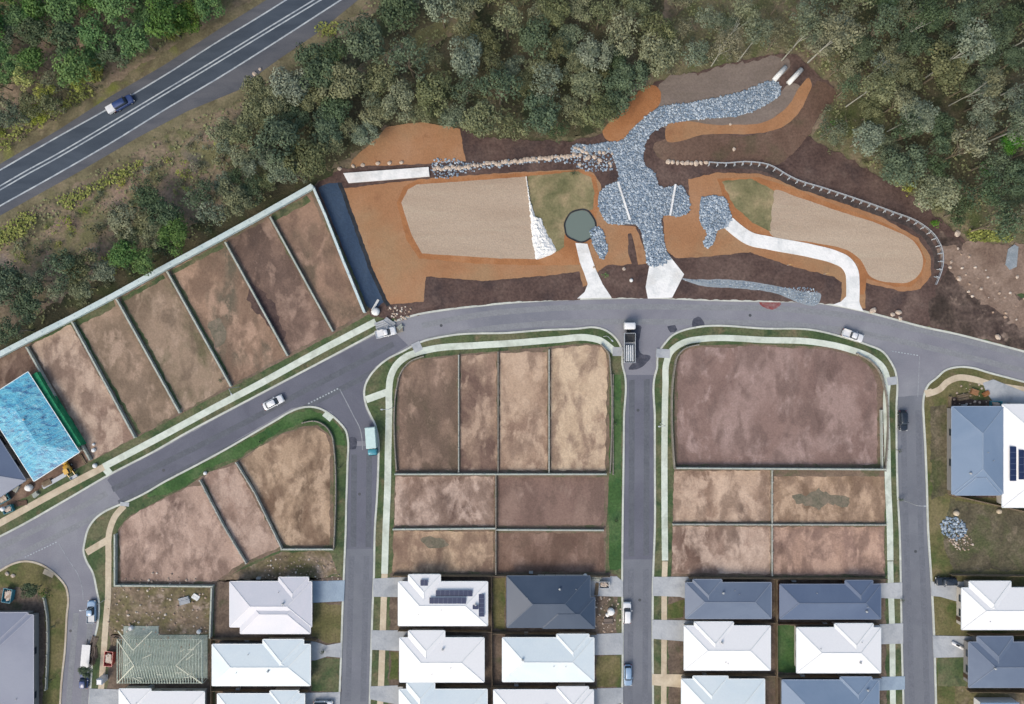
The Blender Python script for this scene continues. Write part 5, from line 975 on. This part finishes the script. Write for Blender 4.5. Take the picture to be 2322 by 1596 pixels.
# light poles
def pole(label, d, ang):
    p = W(*d); t = empty('street_lamp', (p.x,p.y,.14), R(ang), label, 'street lamp', 'street lamps along the estate streets')
    MB().tube([(0,0,0),(0,0,5.2),(.15,0,5.9),(1.3,0,6.2)], [.09,.06,.05,.04], 8).build('pole', M['metal'], t); MB().loops([rr_loop(1.2,1.75,.13,6.12,.1), rr_loop(1.2,1.75,.14,6.2,.1), rr_loop(1.25,1.65,.08,6.25,.06)]).build('lamp_head', PAINT['silver'], t)
for d, a, lb in (((543,877),-60,'on the verge above the main street beside the footpath'),((892,923),180,'beside the footpath of the second block'),((1368,763),-45,'at the top right corner of the second block'),((2044,1133),0,'at the kerb of the fourth side street'),((1496,960),180,'on the verge right of the third side street'),((237,1360),180,'beside the footpath of the first side street')):
    pole('grey street lamp '+lb, d, a)

# ------------------------------------------------------------ vegetation
LM = {'olive': leafmat('olive_leaves', (84,92,60), (146,150,110)), 'grey': leafmat('grey_green_leaves', (82,98,78), (142,152,124)), 'dark': leafmat('dark_green_leaves', (58,76,52), (102,120,84)),
      'lush': leafmat('lush_green_leaves', (56,92,42), (106,142,66)), 'yellow': leafmat('yellow_green_leaves', (124,138,56), (190,196,92)), 'pale': leafmat('pale_dry_leaves', (98,100,76), (148,146,116)), 'vivid': leafmat('vivid_green_leaves', (60,120,40), (120,170,60))}
M['bark'] = mottle('grey_bark', [(.3,(110,100,86)),(.7,(150,140,122))], 1.5, 6, world=False, fine=.2); M['whitebark'] = mottle('white_bark', [(.3,(158,160,150)),(.7,(196,196,184))], 1.2, 6, world=False, fine=.12)
def crown_mesh(seed, R_=4.0, zc=6.5, flatn=.55, ncl=34, per=62, leaf=.42, cr=(.8,1.5), hollow=.25):
    rr = random.Random(seed); mb = MB(); cls = []
    lobes = [(rr.uniform(0,6.283), rr.uniform(.15,.5)*R_, rr.uniform(.45,.7)*R_) for _ in range(5)]
    for i in range(ncl):
        a0, d0, r0 = rr.choice(lobes); a = rr.uniform(0,6.283); d = r0*math.sqrt(rr.uniform(hollow,1)); x = math.cos(a0)*d0+math.cos(a)*d; y = math.sin(a0)*d0+math.sin(a)*d
        q = min(1, math.hypot(x,y)/R_); z = zc+R_*flatn*(math.sqrt(max(0,1-q*q*.9))*rr.uniform(.35,1)-.25)
        cls.append((x,y,z))
    for (cx,cy,cz) in cls:
        r = rr.uniform(*cr); ct = rr.random()
        for _ in range(int(per*(r/1.15)**2)):
            u = rr.uniform(-.5,1); t = rr.uniform(0,6.283); s = math.sqrt(1-u*u); k = r*rr.uniform(.55,1.08)
            n = Vector((s*math.cos(t), s*math.sin(t), u)); c = Vector((cx,cy,cz))+Vector((n.x*k,n.y*k,n.z*k*.7))
            nn = (n+Vector((rr.uniform(-.7,.7),rr.uniform(-.7,.7),rr.uniform(-.1,.9)))).normalized()
            a = nn.cross(Vector((rr.uniform(-1,1),rr.uniform(-1,1),rr.uniform(-1,1)))).normalized(); b = nn.cross(a); l = leaf*rr.uniform(.55,1.1); w_ = l*rr.uniform(.5,.9)
            tv = min(1,max(0, ct*.84+rr.random()*.16)); mb.add([c+a*l*.5, c+b*w_*.5, c-a*l*.5, c-b*w_*.5], [(0,1,2,3)], (tv,tv,tv))
    return mb, cls
def trunk_mesh(cls, h, r0, rr, nl=7):
    mb = MB(); lean = Vector((rr.uniform(-.4,.4), rr.uniform(-.4,.4), 0)); top = Vector((lean.x, lean.y, h*.8)); mb.tube([(0,0,-.1),(lean.x*.3,lean.y*.3,h*.35),top], [r0,r0*.75,r0*.4], 8)
    for c in rr.sample(cls, min(nl, len(cls))):
        s = Vector((lean.x*.5, lean.y*.5, h*rr.uniform(.35,.7))); e = Vector(c); m = s.lerp(e,.5)+Vector((0,0,-.25)); mb.tube([s,m,e], [r0*.42,r0*.28,r0*.1], 5)
    return mb
def mk(mb, nm):
    m = bpy.data.meshes.new(nm); m.from_pydata([tuple(v) for v in mb.v], [], mb.f)
    if mb.c:
        a = m.color_attributes.new('tint','FLOAT_COLOR','POINT'); buf = []
        for c in mb.c: buf += [c[0],c[1],c[2],1.0]
        a.data.foreach_set('color', buf)
    m.materials.append(None); return m
CR = {}
def variants(tag_, n, **k):
    out = []
    for i in range(n):
        mb, cls = crown_mesh(hashs(tag_)+i, **k); rr = random.Random(i+50); zc = k.get('zc',6.5); out.append((mk(mb,'crown'), mk(trunk_mesh(cls, zc, .10+k.get('R_',4)*(.02 if zc > 12 else .03), rr, 3 if zc > 12 else 7),'trunk')))
    CR[tag_] = out
def hashs(s): return sum(ord(c)*(i+3) for i, c in enumerate(s))
variants('full', 8, R_=4.2, zc=6.5, flatn=.42, ncl=46, per=64, leaf=.52, cr=(.7,1.6))
variants('open', 6, R_=4.1, zc=7.5, ncl=30, per=50, leaf=.46, cr=(.6,1.45), hollow=.1)
variants('tall', 5, R_=4.4, zc=15.0, flatn=.7, ncl=30, per=44, leaf=.48, cr=(.7,1.7), hollow=.05)
variants('shrub', 5, R_=1.5, zc=.75, flatn=.5, ncl=12, per=46, leaf=.34, cr=(.4,.75))
def put(form, kind, x, y, s, label, cat='tree', group=None, bark='bark', z=0, rr=rnd, sz=None):
    cm, tm = rr.choice(CR[form]); t = bpy.data.objects.new('shrub' if form == 'shrub' else 'gum_tree', None); COL.objects.link(t)
    t.location = (x, y, z); t.rotation_euler = (0,0,rr.uniform(0,6.283)); t.scale = (s, s*rr.uniform(.9,1.1), (sz or s)*rr.uniform(.9,1.1)); t.empty_display_size = .2
    tag(t, label, cat, group)
    for nm, me, mt in (('foliage' if form == 'shrub' else 'crown', cm, LM[kind]), ('stem' if form == 'shrub' else 'trunk', tm, M[bark])):
        o = bpy.data.objects.new(nm, me); COL.objects.link(o); o.parent = t; o.material_slots[0].link = 'OBJECT'; o.material_slots[0].material = mt
    return t
LAND = [((60,60),'the top left corner'),((240,60),'the green thicket by the highway'),((430,60),'the upper highway verge'),((60,210),'the left edge above the highway'),((280,240),'the blue car on the highway'),
 ((40,700),'the left end of the noise barrier'),((200,590),'the middle of the noise barrier'),((360,500),'the right half of the noise barrier'),((560,420),'the upper end of the noise barrier'),((470,330),'the pinkish clearing'),((580,170),'the highway shoulder boulder'),
 ((740,60),'the top end of the highway'),((920,90),'the dry track through the bush'),((720,280),'the bush below the highway'),((880,230),'the bush left of the orange coir mat'),((950,290),'the orange coir mat'),((1090,160),'the middle of the main bush'),
 ((1200,40),'the top edge of the main bush'),((1220,250),'the bush above the boulder line'),((1350,250),'the orange clay bank'),((1400,90),'the right part of the main bush'),((1560,80),'the pale grassy gap at the top'),((1650,110),'the mauve graded bank'),((1800,110),'the two white pipes'),((1950,60),'the top edge right of the white pipes'),
 ((1940,260),'the brown earth slope'),((2080,330),'the wooded bank beyond the curved rail'),((2100,150),'the dark bush at the upper right'),((2250,60),'the top right corner'),((2280,300),'the right edge of the dark bush'),((2260,470),'the bush above the dirt pad'),((2150,450),'the crest of the bank'),((2150,520),'the churned soil')]
KN = {'olive':'olive','grey':'grey-green','dark':'dark green','lush':'lush green','yellow':'yellow-green','pale':'pale dry','vivid':'vivid green'}
used = {}
def describe(dx, dy, kind, s, noun):
    (lx, ly), nm = min(LAND, key=lambda q: math.hypot(q[0][0]-dx, q[0][1]-dy)); d = math.hypot(lx-dx, ly-dy); a = math.degrees(math.atan2(ly-dy, dx-lx)) % 360
    dr = ['right of','upper right of','above','upper left of','left of','lower left of','below','lower right of'][int((a+22.5)//45) % 8]
    ds = 'at' if d < 20 else ('just '+dr if d < 55 else dr if d < 95 else 'far '+dr)
    sz = 'small' if s < .75 else 'medium' if s < 1.0 else 'large' if s < 1.25 else 'huge'
    noun = noun if noun != 'bushland shrub' else 'shrub'; lb = f'{sz} {KN[kind]} {noun} {ds} {nm}'; lb = ' '.join(lb.split()[:16]); used[lb] = used.get(lb, 0)+1; return lb
PARK = [(712,424),(770,385),(793,362),(842,322),(880,283),(955,272),(1042,287),(1100,308),(1290,318),(1365,300),(1420,222),(1480,185),(1590,157),(1720,126),(1800,116),(1893,200),(1862,262),(1835,310),(1930,362),(2050,432),(2135,497),(2200,550),(2350,560),(2500,700),(2321,900),(830,730)]
TRACK = [(770,150),(860,110),(960,50),(1080,20),(1100,50),(1000,100),(900,150),(800,190)]
BAR = [(0,835),(0,795),(700,405),(770,385),(860,730),(210,1060),(-100,1300),(-100,900),(-50,830)]
HW = [(0,350),(245,200),(500,45),(600,-5),(700,-60),(900,-60),(812,5),(717,85),(640,140),(560,215),(425,262),(312,322),(175,402),(0,499),(-100,560),(-100,410)]
PLACED = []
rr = random.Random(21)
def scatter(poly, n, gap, forms, kinds, sr, noun='gum tree', zmul=6.5, bark='bark', avoid=()):
    x0 = min(p[0] for p in poly); x1 = max(p[0] for p in poly); y0 = min(p[1] for p in poly); y1 = max(p[1] for p in poly); c = 0; tries = 0; out = []
    while c < n and tries < n*60:
        tries += 1; px = rr.uniform(x0,x1); py = rr.uniform(y0,y1)
        if not inside(px, py, poly): continue
        s = rr.uniform(*sr); g = gap*s
        w_ = W(px, py, zmul*s); bx = w_.x*10+1160.5; by = 798-w_.y*10
        ux = 1160-px; uy = 798-py; ul = math.hypot(ux,uy)+1e-3
        if inside(px+ux/ul*26*s, py+uy/ul*26*s, PARK) or inside(px, py, PARK) or inside(px, py+30*s, PARK) and px > 1330: continue
        if inside(bx, by, PARK) or inside(bx, by, BAR) or inside(bx, by, HW) or inside(px, py, TRACK) or any(inside(px, py, a) for a in avoid): continue
        if any((px-q[0])**2+(py-q[1])**2 < ((g+q[2])/2)**2 for q in PLACED): continue
        PLACED.append((px,py,g)); k = rr.choice(kinds); f = rr.choice(forms); out.append((f, k, w_.x, w_.y, s, px, py)); c += 1
    ll = [(o, describe(o[5], o[6], o[1], o[4], noun if o[0] != 'shrub' or 'shrub' in noun else 'low shrub')) for o in out]
    for (f, k, x, y, s, px, py), lb in ll:
        t = put(f, k, x, y, s, lb, 'shrub' if f == 'shrub' else 'tree', None, bark, 0, rr); t['group'] = 'shrubs of the bushland' if f == 'shrub' else 'gum trees of the bushland'
    return out
# tall white-trunked gums leaning out of the picture centre: (base D, kind, height scale, label)
def tall(bx, by, kind, s, label, bark='whitebark', thick=1.0):
    w_ = W(bx, by, 0); t = put('tall', kind, w_.x, w_.y, s, label, 'tree', 'white-trunked gums', bark, 0, rr); PLACED.append((bx*1.0, by, 26)); return t
tall(1831,142,'pale',1.12,'tall pale gum whose white trunk starts right beside the white pipes'); tall(1771,138,'grey',.9,'tall gum with a thin white trunk just left of the white pipes')
tall(1916,243,'olive',1.0,'tall gum with a white trunk right of the brown earth slope'); tall(2011,298,'grey',.85,'white-trunked gum on the wooded bank below the paler gum')
tall(2098,176,'grey',1.05,'tall grey-green gum in the middle of the dark upper right bush'); tall(2263,126,'olive',1.0,'tall gum with a white trunk near the top right edge')
tall(2268,216,'dark',.95,'tall gum with a white trunk at the right edge, second from the top'); tall(2228,326,'grey',1.05,'tall gum with a long white trunk above the bright green thicket at the right edge')
tall(2020,110,'dark',1.0,'tall gum with a faint white trunk in the dark bush right of the pipes'); tall(1612,150,'pale',.8,'clump gum with white limbs left of the mauve graded bank top'); tall(1672,140,'grey',.85,'clump gum with white limbs above the mauve graded bank'); tall(1640,100,'olive',.85,'olive gum with white limbs at the pale grassy gap'); tall(2150,240,'pale',.8,'pale gum with white trunk in the centre of the dark bush')
tall(1960,180,'pale',.8,'pale gum between the brown slope and the dark bush')
scatter([(-60,-60),(500,-60),(430,70),(330,110),(230,160),(60,168),(-60,160)], 46, 52, ['full'], ['lush','lush','dark'], (.75,1.15), 'dense tree')
scatter([(-60,110),(60,150),(200,170),(160,230),(60,290),(-60,330)], 22, 34, ['shrub','open'], ['olive','grey','yellow'], (.6,.9), 'bushy tree')
scatter([(-60,120),(120,160),(180,200),(60,300),(-60,320)], 20, 20, ['shrub'], ['yellow','olive','vivid'], (.8,1.5), 'roadside shrub')
scatter([(400,60),(470,0),(520,0),(430,80),(330,140),(240,180),(180,240),(60,320),(0,340),(0,300),(200,180)], 34, 20, ['shrub'], ['yellow','olive','grey'], (.8,1.5), 'roadside shrub')
scatter([(540,225),(640,165),(760,90),(880,20),(1000,-60),(1500,-60),(1500,150),(1400,215),(1360,295),(1200,306),(1050,298),(950,268),(870,280),(780,350),(720,385),(640,400),(560,340),(530,270)], 190, 53, ['full','full','open'], ['olive','olive','grey','dark','olive'], (.7,1.25), 'gum tree')
scatter([(1820,-60),(2381,-60),(2381,540),(2260,520),(2180,500),(2060,410),(1950,345),(1870,290),(1910,200),(1840,100)], 100, 56, ['full','open'], ['dark','grey','dark','olive','pale'], (.75,1.25), 'gum tree')
scatter([(1490,-60),(1820,-60),(1830,100),(1760,110),(1560,150),(1500,150)], 13, 66, ['open'], ['pale','olive','grey'], (.6,.9), 'thin gum tree')
scatter([(290,430),(420,470),(430,540),(350,600),(270,570)], 9, 46, ['full'], ['dark','lush','olive'], (.7,.95), 'gum tree')
scatter([(500,300),(560,345),(700,395),(560,490),(480,500),(440,440),(540,390)], 16, 46, ['full','open'], ['olive','dark','grey'], (.6,.95), 'gum tree')
scatter([(-50,640),(60,600),(190,590),(260,630),(160,700),(-50,800)], 16, 44, ['full','open'], ['olive','grey','dark'], (.6,1.0), 'gum tree')
scatter([(-50,560),(200,425),(430,290),(560,230),(560,300),(440,420),(300,440),(240,600),(-50,640)], 60, 20, ['shrub'], ['yellow','olive','pale','grey','dark'], (.6,1.5), 'bushland shrub')
scatter([(220,590),(560,400),(690,400),(560,490),(380,600),(180,710),(100,740)], 34, 20, ['shrub'], ['dark','olive','dark'], (.8,1.6), 'bushland shrub')
scatter([(1840,180),(1900,215),(1880,280),(1960,345),(2060,410),(2150,480),(2240,530),(2321,540),(2321,480),(2100,380),(1950,250)], 50, 20, ['shrub'], ['yellow','olive','grey','pale','vivid'], (.7,1.5), 'bank shrub')
scatter([(1500,140),(1490,60),(1600,20),(1780,40),(1760,110),(1600,150)], 22, 20, ['shrub'], ['pale','olive','grey'], (.7,1.4), 'grassland shrub')
for (dx, dy, k, s, lb) in ((88,1330,'dark',1.6,'larger dark green shrub at the corner of the lower left block'),(104,1346,'lush',1.1,'smaller green shrub right of the larger one on the lower left block'),(203,1512,'dark',1.3,'dark green shrub on the kerb above the blue car'),(2220,388,'vivid',1.5,'vivid green shrub in the bank above the dirt pad'),(2118,505,'vivid',.9,'small vivid green shrub at the foot of the bank'),
                          (2276,330,'vivid',2.0,'large vivid green thicket at the right edge'),(1970,1345,'dark',.9,'dark shrub at the front corner of the navy roofed house'),(1335,1500,'grey',.6,'small shrub beside the ice-white roof below the charcoal one'),(1300,395,'dark',.7,'dark low shrub on the rim of the left basin'),(1372,623,'vivid',.6,'small vivid green plant in the mulch wedge')):
    f_ = 'full' if s > 1.2 else 'shrub'; w_ = W(dx, dy, .6*s); t_ = put(f_, k, w_.x, w_.y, s*(.30 if f_ == 'full' else 1), lb, 'shrub', None, 'bark', .14, rr); t_.name = 'shrub'
for (dx, dy, lb) in ((2037,1021,'upper sapling on the fourth side street verge'),(2039,1133,'middle sapling on the fourth side street verge'),(2044,1360,'lower sapling on the fourth side street verge'),(500,862,'sapling on the strip above the footpath near the middle sloping lot'),(590,1000,'sapling at the top of the first block'),(771,1060,'upper sapling on the right verge of the first block'),(766,1180,'lower sapling on the right verge of the first block'),
                     (1395,960,'upper sapling on the bright grass beside the third side street'),(1395,1180,'lower sapling on the bright grass beside the third side street'),(122,1418,'upper sapling on the verge of the lower left house'),(118,1540,'lower sapling on the verge of the lower left house'),(1493,1393,'sapling beside the third side street driveways'),(732,1478,'sapling on the front lawn of the ice-white house')):
    w_ = W(dx, dy, .5); put('shrub', 'dark', w_.x, w_.y, .42, lb, 'sapling', None, 'bark', .14, rr, .8)
for o in [o for o in COL.objects if o.parent is None and o.get('category') in ('tree','shrub') and used.get(o.get('label',''),0) == 1 and str(o.get('group','')).startswith(('gum trees','shrubs'))]: pass
# undergrowth
um = MB(); rr = random.Random(33)
UZ = [([(-80,-80),(620,-80),(480,40),(240,185),(-80,345)],7000),([(-80,560),(0,505),(180,412),(320,325),(440,270),(560,220),(650,145),(840,0),(1000,-80),(1500,-80),(1500,170),(1380,290),(1050,292),(950,268),(870,280),(770,375),(700,402),(-80,830)],26000),([(1500,-80),(2400,-80),(2400,560),(2200,540),(2050,425),(1930,355),(1850,300),(1900,200),(1800,110),(1700,120),(1500,160)],16000)]
for poly, n in UZ:
    x0 = min(p[0] for p in poly); x1 = max(p[0] for p in poly); y0 = min(p[1] for p in poly); y1 = max(p[1] for p in poly)
    for _ in range(n):
        px = rr.uniform(x0,x1); py = rr.uniform(y0,y1)
        if not inside(px, py, poly): continue
        v = noise.noise(Vector((px*.018,py*.018,2)))+.5*noise.noise(Vector((px*.06,py*.06,5)))
        if v < rr.uniform(-.5,.25): continue
        c = W(px, py); l = rr.uniform(.25,.75); a = rr.uniform(0,6.283); h_ = rr.uniform(.05,.5); tv = min(1,max(0,.5+v*.8+rr.uniform(-.3,.3)))
        ax = Vector((math.cos(a)*l*.5, math.sin(a)*l*.5, rr.uniform(-.1,.1))); bx = Vector((-math.sin(a)*l*.4, math.cos(a)*l*.4, rr.uniform(-.15,.15))); c.z = h_
        um.add([c+ax, c+bx, c-ax, c-bx], [(0,1,2,3)], (tv,tv,tv))
wm = MB()
for poly, n in (([(-60,560),(0,525),(60,480),(85,490),(60,530),(0,560),(-60,600)],1500),([(130,455),(200,425),(300,370),(330,365),(300,400),(220,430),(160,475)],1300),([(-60,320),(40,280),(120,235),(200,195),(220,210),(120,270),(20,330),(-60,370)],1600),([(370,50),(430,0),(475,0),(470,30),(430,60),(390,95),(375,85)],1300),([(200,150),(235,120),(235,170),(215,190)],400),([(2190,520),(2240,525),(2290,535),(2290,550),(2200,545)],300),([(230,590),(280,560),(290,590),(250,625)],400),([(715,60),(760,50),(770,75),(730,85)],120),([(735,120),(760,115),(775,150),(740,150)],200)):
    x0 = min(p[0] for p in poly); x1 = max(p[0] for p in poly); y0 = min(p[1] for p in poly); y1 = max(p[1] for p in poly)
    for _ in range(n*2):
        px = rr.uniform(x0,x1); py = rr.uniform(y0,y1)
        if not inside(px+rr.uniform(-8,8), py+rr.uniform(-8,8), poly): continue
        c = W(px, py); l = rr.uniform(.3,.7); a = rr.uniform(0,6.283); c.z = rr.uniform(.1,.8); tv = rr.random()
        ax = Vector((math.cos(a)*l*.5, math.sin(a)*l*.5, rr.uniform(-.15,.15))); bx = Vector((-math.sin(a)*l*.4, math.cos(a)*l*.4, rr.uniform(-.15,.15)))
        wm.add([c+ax, c+bx, c-ax, c-bx], [(0,1,2,3)], (tv,tv,tv))
tag(wm.build('weeds', leafmat('yellow_weeds', (112,122,44), (160,166,74))), 'patches of yellow-green weeds beside the highway', 'weeds', None, 'stuff')
tag(um.build('undergrowth', leafmat('undergrowth_leaves', (104,98,74), (142,146,92))), 'low dry grass and weeds covering the bushland floor', 'undergrowth', None, 'stuff')
